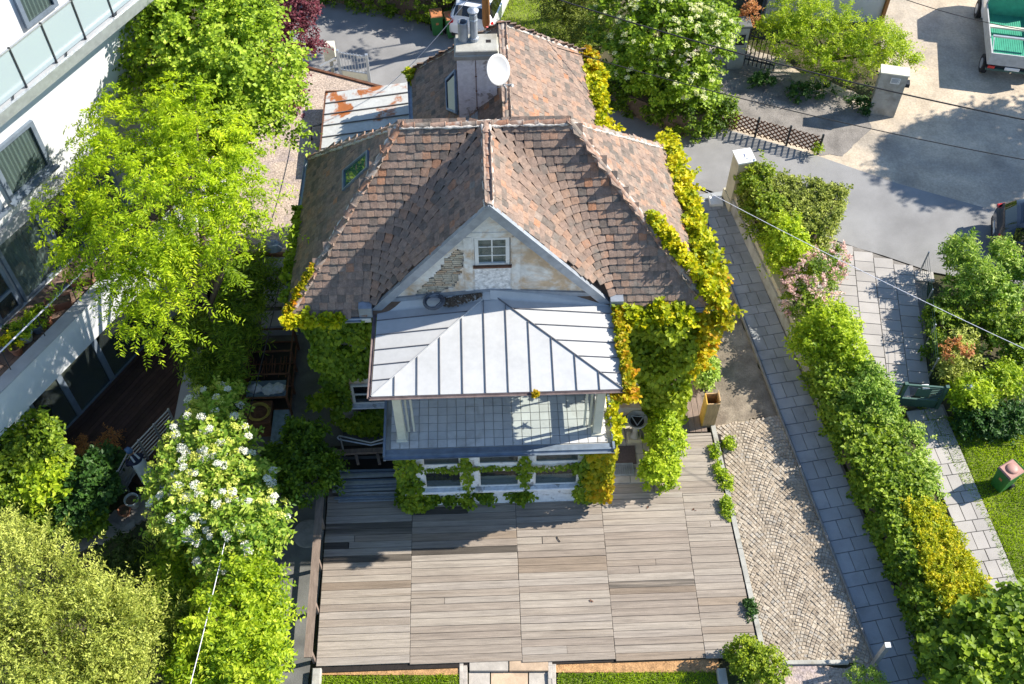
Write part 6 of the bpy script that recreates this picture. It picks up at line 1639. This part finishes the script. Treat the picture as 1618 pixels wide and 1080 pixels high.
car('parked_car','dark blue hatchback on the lane at the right picture edge',p+Vector((math.cos(h0)*2.1+.1,math.sin(h0)*2.1+.0,0)),h0,'car_dark')
h1 = R(73); p = G(742,70,-.1)+Vector((2.1*math.cos(h1),2.1*math.sin(h1),0))
car('parked_car','white car parked behind the chimney beside the wheelie bins',p,h1,'car_white')
# ---- flatbed truck
a = G(1567,83,1.15); TRZ = R(88)
TK = thing('flatbed_truck','small flatbed truck with green load bed on the forecourt','truck',(a.x+.92*math.cos(R(-13))-2.0*math.sin(R(-13)),a.y+.92*math.sin(R(-13))+2.0*math.cos(R(-13)),-.1),R(-13))
def tk(x0,x1,y0,y1,z0,z1,nm,m,par=None): mb = MB(); mb.box(x0,x1,y0,y1,z0,z1); return mb.build(nm,m,par or TK)
bw, bl = .92, 2.9; y0 = -2.0
bed = tk(-bw+.03,bw-.03,y0+.03,y0+bl-.03,.78,.84,'load_bed','truck_green')
for i in range(22): x = -bw+.08+i*.08; tk(x,x+.03,y0+.05,y0+bl-.05,.84,.85,'bed_rib','truck_green',bed)
for sx in (-1,1): tk(min(sx*bw,sx*(bw-.04)),max(sx*bw,sx*(bw-.04)),y0,y0+bl,.74,1.24,'side_board','truck_grey')
tk(-bw+.04,bw-.04,y0,y0+.04,.74,1.24,'tail_board','truck_grey')
tk(-bw+.04,bw-.04,y0+bl-.05,y0+bl,.74,1.7,'head_board','truck_green')
tk(-bw+.1,bw-.1,y0+.9,y0+.98,1.26,1.32,'cross_bar','galv'); 
mb = MB(); mb.bar((-bw+.1,y0+.1,1.0),(-bw+.14,y0+.94,1.29),.03,.03); mb.build('stay','galv',TK)
tk(-bw+.2,bw-.15,y0+.1,y0+.45,.852,.9,'board','cream_paint',bed)
tk(-bw+.1,bw-.1,y0+1.7,y0+1.85,1.05,1.12,'load_beam','cream_paint')
tk(-.8,.8,y0+.05,y0+4.6,.5,.74,'chassis','dark_metal')
tk(-bw+.02,-bw+.05,y0+1.95,y0+2.2,1.02,1.1,'reflector','bin_orange')
cabm = MB(); v = []
for z_,yy0,yy1,k in ((.5,0,1.65,.95),(1.15,0,1.7,1.0),(1.95,.05,1.25,.88),(2.02,.12,1.15,.8)):
    for sx,yy in ((-1,yy0),(1,yy0),(1,yy1),(-1,yy1)): v.append((sx*.9*k,y0+bl+.12+yy,z_))
f = [(3,2,1,0),(12,13,14,15)]
for i in range(3):
    for j in range(4): f.append((i*4+j,i*4+(j+1)%4,(i+1)*4+(j+1)%4,(i+1)*4+j))
cabm.add(v,f); cabm.build('cab','car_white',TK)
tk(-.7,.7,y0+bl+.1,y0+bl+.14,1.3,1.8,'rear_window','dark_glass')
for sx in (-1,1):
    for yy in (y0+.55,y0+bl+.9):
        mb = MB(); mb.tube([(sx*.76,yy,.34),(sx*.94,yy,.34)],.34,22); w_ = mb.build('wheel','rubber',TK)
        mb = MB(); mb.tube([(sx*.93,yy,.34),(sx*.955,yy,.34)],.19,14); mb.build('rim','galv',w_)
    tk(min(sx*.86,sx*.62),max(sx*.86,sx*.62),y0-.03,y0+.0,.6,.7,'tail_light','red_lamp')
tk(-.26,.26,y0-.025,y0+.0,.58,.7,'number_plate','plate'); tk(-.9,.9,y0-.02,y0+.06,.5,.58,'bumper','gate_green')
# ---- wooden pole, square metal post
p = G(769,70,-.1); mb = MB(); mb.tube([(p.x,p.y,-.2),(p.x,p.y,7.6)],[.15,.12],12); tag(mb.build('utility_pole','pole_wood',smooth=True),'brown wooden utility pole behind the white car','pole')
p = G(1379,1051,-.1); MP = thing('metal_post','square galvanised post standing on the slab path','post',(p.x,p.y,-.1))
mb = MB(); mb.box(p.x-.06,p.x+.06,p.y-.06,p.y+.06,-.1,1.28); mb.build('tube','galv',MP); mb = MB(); mb.box(p.x-.065,p.x+.065,p.y-.065,p.y+.065,1.28,1.3); mb.build('cap','plate',MP)
# ---- green garden gate
a = G(1432,607,1.0); b = G(1497,612,1.0); GG = thing('garden_gate','green metal garden gate across the pale path','gate',((a.x+b.x)/2,(a.y+b.y)/2,-.1))
d = (b-a); 
for q in (a,b): mb = MB(); mb.box(q.x-.05,q.x+.05,q.y-.05,q.y+.05,-.1,1.06); mb.build('gate_post','gate_green',GG)
l0 = G(1407,603,1.0)
for z in (.3,.98): mb = MB(); mb.bar((a.x,a.y,z),(b.x,b.y,z),.05,.06); mb.build('rail','gate_green',GG)
mb = MB(); mb.bar((a.x,a.y,.98),(l0.x,l0.y,.98),.05,.06); mb.build('rail','gate_green',GG)
for i in range(7): z = .4+i*.08; q = a.lerp(b,.5); mb = MB(); mb.bar((q.x,q.y,z),(b.x,b.y,z),.02,.02); mb.build('bar','gate_green',GG)
q = a.lerp(b,.32); mb = MB(); mb.plate([(q.x,q.y-.03,.5),(a.lerp(b,.66).x,a.lerp(b,.66).y-.03,.5),(a.lerp(b,.66).x,a.lerp(b,.66).y-.03,.86),(q.x,q.y-.03,.86)],.03,(0,-1,0)); lb = mb.build('letter_box','gate_green',GG)
mb = MB(); q2 = a.lerp(b,.6); mb.box(q.x+.12,q2.x,q.y-.05,q.y+.1,.87,.9); mb.build('label_strip','plate',lb)
mb = MB(); mb.plate([(a.x,a.y,-.08),(b.x,b.y,-.08),(b.x,b.y,.26),(a.x,a.y,.26)],.03,(0,-1,0)); mb.build('kick_panel','gate_green',GG)
p = G(1531,615,1.1); GL = thing('garden_lamp','dark ball lamp on a thin post right of the green gate','lamp',(p.x,p.y,-.1))
mb = MB(); mb.tube([(p.x,p.y,-.1),(p.x,p.y,1.0)],.03,8); mb.build('post','dark_metal',GL)
mb = MB(); mb.lathe([(.03,0),(.1,.03),(.14,.1),(.14,.16),(.1,.23),(.02,.26)],(p.x,p.y,1.0),16); mb.build('globe','bluegrey',GL,smooth=True)
WF = thing('wire_fence','thin green wire fence beside the pale terrace','fence',G(1465,490,-.1))
fp = [G(px,py,-.1) for px,py in ((1452,432),(1458,490),(1462,545),(1466,598))]
for q in fp: mb = MB(); mb.tube([(q.x,q.y,-.15),(q.x,q.y,.95)],.025,6); mb.build('post','galv',WF)
for k in range(6):
    for i in range(3): mb = MB(); mb.tube([(fp[i].x,fp[i].y,.05+k*.17),(fp[i+1].x,fp[i+1].y,.05+k*.17)],.006,4); mb.build('wire','gate_green',WF)
# ---- scrap cart in the alley
q0 = G(395,690,.0); q1 = G(460,545,.0)
SCX0, SCX1, SCY0, SCY1 = G(378,640,.9).x, G(452,640,.9).x, G(410,636,.7).y, G(410,522,.9).y
SCR = thing('scrap_rack','rusty steel rack piled with scrap in the dark alley','rack',((SCX0+SCX1)/2,(SCY0+SCY1)/2,-.1))
for x in (SCX0,SCX1):
    for y in (SCY0,(SCY0*2+SCY1)/3,(SCY0+2*SCY1)/3,SCY1):
        mb = MB(); mb.box(x-.03,x+.03,y-.03,y+.03,-.1,1.0); mb.build('upright','rusty',SCR)
    for z in (.3,.95): mb = MB(); mb.bar((x,SCY0,z),(x,SCY1,z),.04,.05); mb.build('side_rail','rusty',SCR)
for y in (SCY0,(SCY0*2+SCY1)/3,(SCY0+2*SCY1)/3,SCY1):
    for z in (.3,.95): mb = MB(); mb.bar((SCX0,y,z),(SCX1,y,z),.04,.05); mb.build('cross_rail','rusty',SCR)
mb = MB(); mb.box(SCX0,SCX1,SCY0,SCY1,.26,.29); mb.build('shelf','stain',SCR)
mb = MB(); mb.box(SCX0+.03,SCX0+.06,SCY0,SCY1,.3,.95); mb.build('side_panel','rusty',SCR); 
for i in range(14):
    x = SCX0+.12+i*(SCX1-SCX0-.2)/14; y = (SCY0+SCY1)/2; mb = MB(); mb.tube([(x,y-.2+rnd(-.1,.1),.45+rnd(0,.3)),(x+rnd(-.08,.08),y+.42+rnd(-.1,.1),.5+rnd(0,.3))],.018,5); tag(mb.build('rusty_pipe','rusty'),'rusty iron pipe lying across the scrap rack','pipe','pipes on the scrap rack')
y = (SCY0*2+SCY1)/3
for i,(lb,c,s) in enumerate((('crumpled white plastic bag on the scrap rack, left one',(SCX0+.35,y-.35,.75),(.2,.16,.13)),('crumpled white plastic bag on the scrap rack, middle one',(SCX0+.75,y-.38,.74),(.24,.17,.12)),('crumpled white plastic bag on the scrap rack, right one',(SCX1-.3,y-.36,.76),(.2,.16,.14)))):
    mb = MB(); nn = 12; prof = []
    for j in range(9):
        t = PI*j/8
        for k in range(nn): a_ = 2*PI*k/nn; r = math.sin(t)*(1+.25*rnd(-1,1)); mb.v.append((c[0]+s[0]*r*math.cos(a_),c[1]+s[1]*r*math.sin(a_),c[2]+s[2]*-math.cos(t)*(1+.15*rnd(-1,1))))
    for j in range(8):
        for k in range(nn): mb.f.append((j*nn+k,j*nn+(k+1)%nn,(j+1)*nn+(k+1)%nn,(j+1)*nn+k))
    tag(mb.build('plastic_bag','bag_white'),lb,'bag')
mb = MB(); mb.box(SCX0+.1,SCX1-.1,SCY0+.25,SCY0+.42,.6,.68); tag(mb.build('metal_beam','junk_blue'),'grey metal beam lying on the front of the scrap rack','beam')
mb = MB(); mb.box(SCX0+.1,SCX1-.15,SCY0+.5,SCY0+.85,.5,.56); tag(mb.build('sheet_metal','junk_blue'),'blue grey metal panel under the plastic bags','sheet metal')
mb = MB(); mb.cbox(SCX1-.42,SCX1+.02,SCY0-1.25,SCY0-.15,-.1,.55,.02); tag(mb.build('steel_box','junk_blue'),'long grey steel box below the yellow hose','box')
mb = MB(); mb.cbox(SCX0+.2,SCX1-.05,SCY1+.55,SCY1+1.15,-.1,.4,.03); tag(mb.build('concrete_block','grey_render'),'pale concrete block behind the scrap rack','block')
p = G(408,648,.75); coil((p.x,p.y,.62),.34,9,.014,'garden_hose','hose','coil of yellow garden hose in front of the scrap rack','hose',.03)
mb = MB(); mb.box(p.x-.4,p.x+.35,p.y-.35,p.y+.4,-.1,.62); tag(mb.build('hose_crate','rusty'),'dark crate under the coil of yellow hose','crate')
# ---- person behind the metal railing
f0 = G(243,772,-.1); PE = thing('person','person in blue cap and grey apron bending beside the metal railing','person',(f0.x,f0.y,-.1))
def skin(name, pts, edges, rad, m, root=0, parent=PE, sub=2):
    me = bpy.data.meshes.new(name); w = WOFF[PE.name]
    me.from_pydata([(p[0]-w[0],p[1]-w[1],p[2]-w[2]) for p in pts],edges,[]); o = bpy.data.objects.new(name,me); COL.objects.link(o); o.parent = parent; o['_w'] = 1; WOFF[o.name] = w
    s = o.modifiers.new('skin','SKIN'); sv = me.skin_vertices[0].data
    for i,r in enumerate(rad): sv[i].radius = (r,r) if not hasattr(r,'__len__') else r; sv[i].use_root = (i == root)
    u_ = o.modifiers.new('sub','SUBSURF'); u_.levels = sub; u_.render_levels = sub
    me.materials.append(M[m]); return o
F_ = Vector((-.72,.70,0)); S_ = Vector((.70,.72,0))
def B(fw,sd,z): q = Vector((f0.x,f0.y,-.1))+F_*fw+S_*sd; return (q.x,q.y,-.1+z)
pts = [B(-.1,0,.92),B(-.08,.1,.88),B(.0,.12,.48),B(-.06,.12,.08),B(.1,.13,.04),B(-.08,-.1,.88),B(-.12,-.12,.48),B(-.2,-.12,.08),B(-.04,-.13,.04),
       B(.05,0,1.12),B(.2,0,1.34),B(.26,.0,1.42),B(.22,.19,1.36),B(.38,.24,1.1),B(.58,.16,1.04),B(.22,-.19,1.36),B(.4,-.22,1.12),B(.6,-.1,1.06),B(.32,0,1.5)]
ed = [(0,1),(1,2),(2,3),(3,4),(0,5),(5,6),(6,7),(7,8),(0,9),(9,10),(10,11),(10,12),(12,13),(13,14),(10,15),(15,16),(16,17),(11,18)]
rd = [.14,.095,.07,.05,.045,.095,.07,.05,.045,.135,.14,.06,.065,.05,.036,.065,.05,.036,.055]
skin('body',pts,ed,rd,'navy')
hd = Vector(B(.37,0,1.6))
mb = MB(); prof = [(.02,-.13),(.055,-.11),(.075,-.05),(.082,.02),(.078,.07),(.05,.11),(.01,.125)]; mb.lathe(prof,tuple(hd),14); hdo = mb.build('head','skin',PE,smooth=True)
for sd in (-1,1):
    mb = MB(); q = hd+S_*sd*.03+F_*.076+Vector((0,0,.0)); mb.lathe([(.002,-.008),(.009,0),(.002,.008)],tuple(q),8); mb.build('eye','stain',hdo)
    mb = MB(); q = hd+S_*sd*.085; mb.lathe([(.005,-.03),(.014,0),(.006,.03)],tuple(q),8); mb.build('ear','skin',hdo)
mb = MB(); q = hd+F_*.085+Vector((0,0,-.025)); mb.lathe([(.015,-.015),(.01,.005),(.004,.03)],tuple(q),8); mb.build('nose','skin',hdo)
mb = MB(); q = hd+F_*.074+Vector((0,0,-.065)); mb.bar(q-S_*.02,q+S_*.02,.012,.008); mb.build('mouth','terracotta',hdo)
mb = MB(); mb.lathe([(.088,-.0),(.092,.04),(.085,.09),(.055,.13),(.01,.145)],tuple(hd),16); cp = mb.build('cap','denim',PE,smooth=True)
mb = MB(); q = hd+F_*.12+Vector((0,0,.01)); mb.add([tuple(q+S_*x+F_*y+Vector((0,0,zz_))) for x,y,zz_ in ((-.075,-.05,0),(.075,-.05,0),(.06,.05,-.015),(-.06,.05,-.015),(-.075,-.05,.01),(.075,-.05,.01),(.06,.05,-.005),(-.06,.05,-.005))],[(0,3,2,1),(4,5,6,7),(0,1,5,4),(1,2,6,5),(2,3,7,6),(3,0,4,7)]); mb.build('cap_brim','denim',cp)
# apron: a cloth shell over back and hips with straps
v = []; nz_ = 9; na = 11
for i in range(nz_):
    t = i/(nz_-1); c = Vector(B(-.12+.32*t,0,.72+.6*t)); r = .21-.05*t
    for j in range(na):
        a_ = PI*(.12+.76*j/(na-1)); v.append(tuple(c-F_*(r*math.sin(a_))*.9+S_*(r*1.15*math.cos(a_))+Vector((0,0,.03*math.sin(a_)))))
f = [(i*na+j,i*na+j+1,(i+1)*na+j+1,(i+1)*na+j) for i in range(nz_-1) for j in range(na-1)]
mb = MB(); mb.add(v,f); o = mb.build('apron','apron',PE,smooth=True); so = o.modifiers.new('cloth','SOLIDIFY'); so.thickness = .012
for sd in (-1,1):
    mb = MB(); mb.bar(B(.12,sd*.08,1.42),B(.3,sd*.06,1.5),.05,.012); mb.build('apron_strap','apron',PE)
    hb = Vector(B(.62,sd*.13,1.03)); 
    hp = [hb,hb+F_*.05]; 
    pt = [tuple(hb-F_*.03),tuple(hb+F_*.05)]; e_ = [(0,1)]; rr_ = [.028,.034]
    for k in range(4):
        o1 = S_*(-.03+.02*k); ln = (.035,.042,.04,.03)[k]
        pt += [tuple(hb+F_*.06+o1),tuple(hb+F_*(.06+ln)+o1-Vector((0,0,.012))),tuple(hb+F_*(.06+ln*1.5)+o1-Vector((0,0,.04)))]; b0 = len(pt)-3
        e_ += [(1,b0),(b0,b0+1),(b0+1,b0+2)]; rr_ += [.01,.009,.008]
    th = hb+S_*(-sd*.035); pt += [tuple(th+F_*.02),tuple(th+F_*.05-S_*sd*.015-Vector((0,0,.02)))]; b0 = len(pt)-2; e_ += [(0,b0),(b0,b0+1)]; rr_ += [.012,.01]
    skin('hand',pt,e_,rr_,'skin',0,PE,1)
# ---- overhead cables
def cable(label, a, b, sag, r, m, n=24):
    a = Vector(a); b = Vector(b); pts = []
    for i in range(n+1): t = i/n; q = a.lerp(b,t); q.z -= sag*4*t*(1-t); pts.append(q)
    mb = MB(); mb.tube(pts,r,5); tag(mb.build('overhead_cable',m,smooth=True),label,'cable')
cable('thick black overhead cable crossing the forecourt',G(840,-15,7.0),G(1720,208,6.5),.35,.022,'cable_black')
cable('thin black overhead cable above the lattice fence',G(880,75,6.0),G(1720,270,6.0),.3,.014,'cable_black')
cable('third thin black overhead cable above the forecourt',G(1420,-5,7.0),G(1720,60,6.8),.2,.012,'cable_black')
cable('pale overhead cable crossing slab path and terrace',(5.0,1.2,5.35),G(1760,615,5.0),.15,.008,'cable_white')
cable('pale service cable from the lane to the rear roof',G(757,-25,7.3),(-3.7,7.9,3.3),.2,.011,'cable_white')
cable('pale cable hanging over the bushes at the lower left',G(357,848,2.6),G(296,1100,3.0),.05,.012,'cable_white')
cable('black cable hanging from the left gutter over the alley',(-5.75,.9,5.3),G(392,660,1.2),.1,.014,'cable_black')
cable('thin dark cable along the left edge of the lean-to roof',G(495,192,3.0),G(470,330,3.2),.05,.012,'cable_black')
# a stick and a few fallen leaves on the deck
mb = MB(); p = G(882,853,.0); mb.tube([(p.x-.03,p.y+.1,.015),(p.x,p.y+.02,.02),(p.x+.05,p.y-.06,.015)],.011,5); tag(mb.build('twig','stain'),'short dark twig lying on the sunny deck','twig')
for (px,py,lb) in ((1025,802,'dry yellow leaf on the deck near the round shrub'),(1097,806,'brown dry leaf on the deck near the kerb'),(935,948,'dark knot of leaf on the lower deck')):
    p = G(px,py,.0); mb = MB(); 
    for k in range(4): a_ = rnd(0,6); mb.add([(p.x,p.y,.012),(p.x+.05*math.cos(a_),p.y+.05*math.sin(a_),.03),(p.x+.07*math.cos(a_+.6),p.y+.07*math.sin(a_+.6),.015)],[(0,1,2)])
    tag(mb.build('fallen_leaf','rusty'),lb,'leaf')
for o in list(bpy.data.objects):
    if '_w' in o: del o['_w']
import OpenImageIO as oiio, numpy as np, sys
b=oiio.ImageBuf('/workdir/render_main.png'); a=b.get_pixels(oiio.UINT8)[:,:,:3]
s=a.shape[1]/1618
for n,x,y in (('deck lit',1020,950),('deck shade',580,830),('asphalt lit',1250,270),('forecourt',1420,60),('setts lit',1230,800),('path shade',1330,900),('metal roof lit',760,580),('metal roof shade',660,490),('tile lit front',930,440),('tile shade gable L',660,390),('right hip',1000,300),('left hip',530,350),('rear right',870,130),('ivy R',1040,560),('locust',250,350),('maple',330,100),('conifer',120,960),('lawn',1590,850),('elder',330,760),('gold hedge',1490,860),('hedge',1380,750),('balc shade',720,670),('balc lit',850,650),('gable wall',700,440)):
    r=6; X,Y=int(x*s),int(y*s); p=a[max(0,Y-r):Y+r,max(0,X-r):X+r].reshape(-1,3).mean(0); print('%-18s'%n,p.round().astype(int))
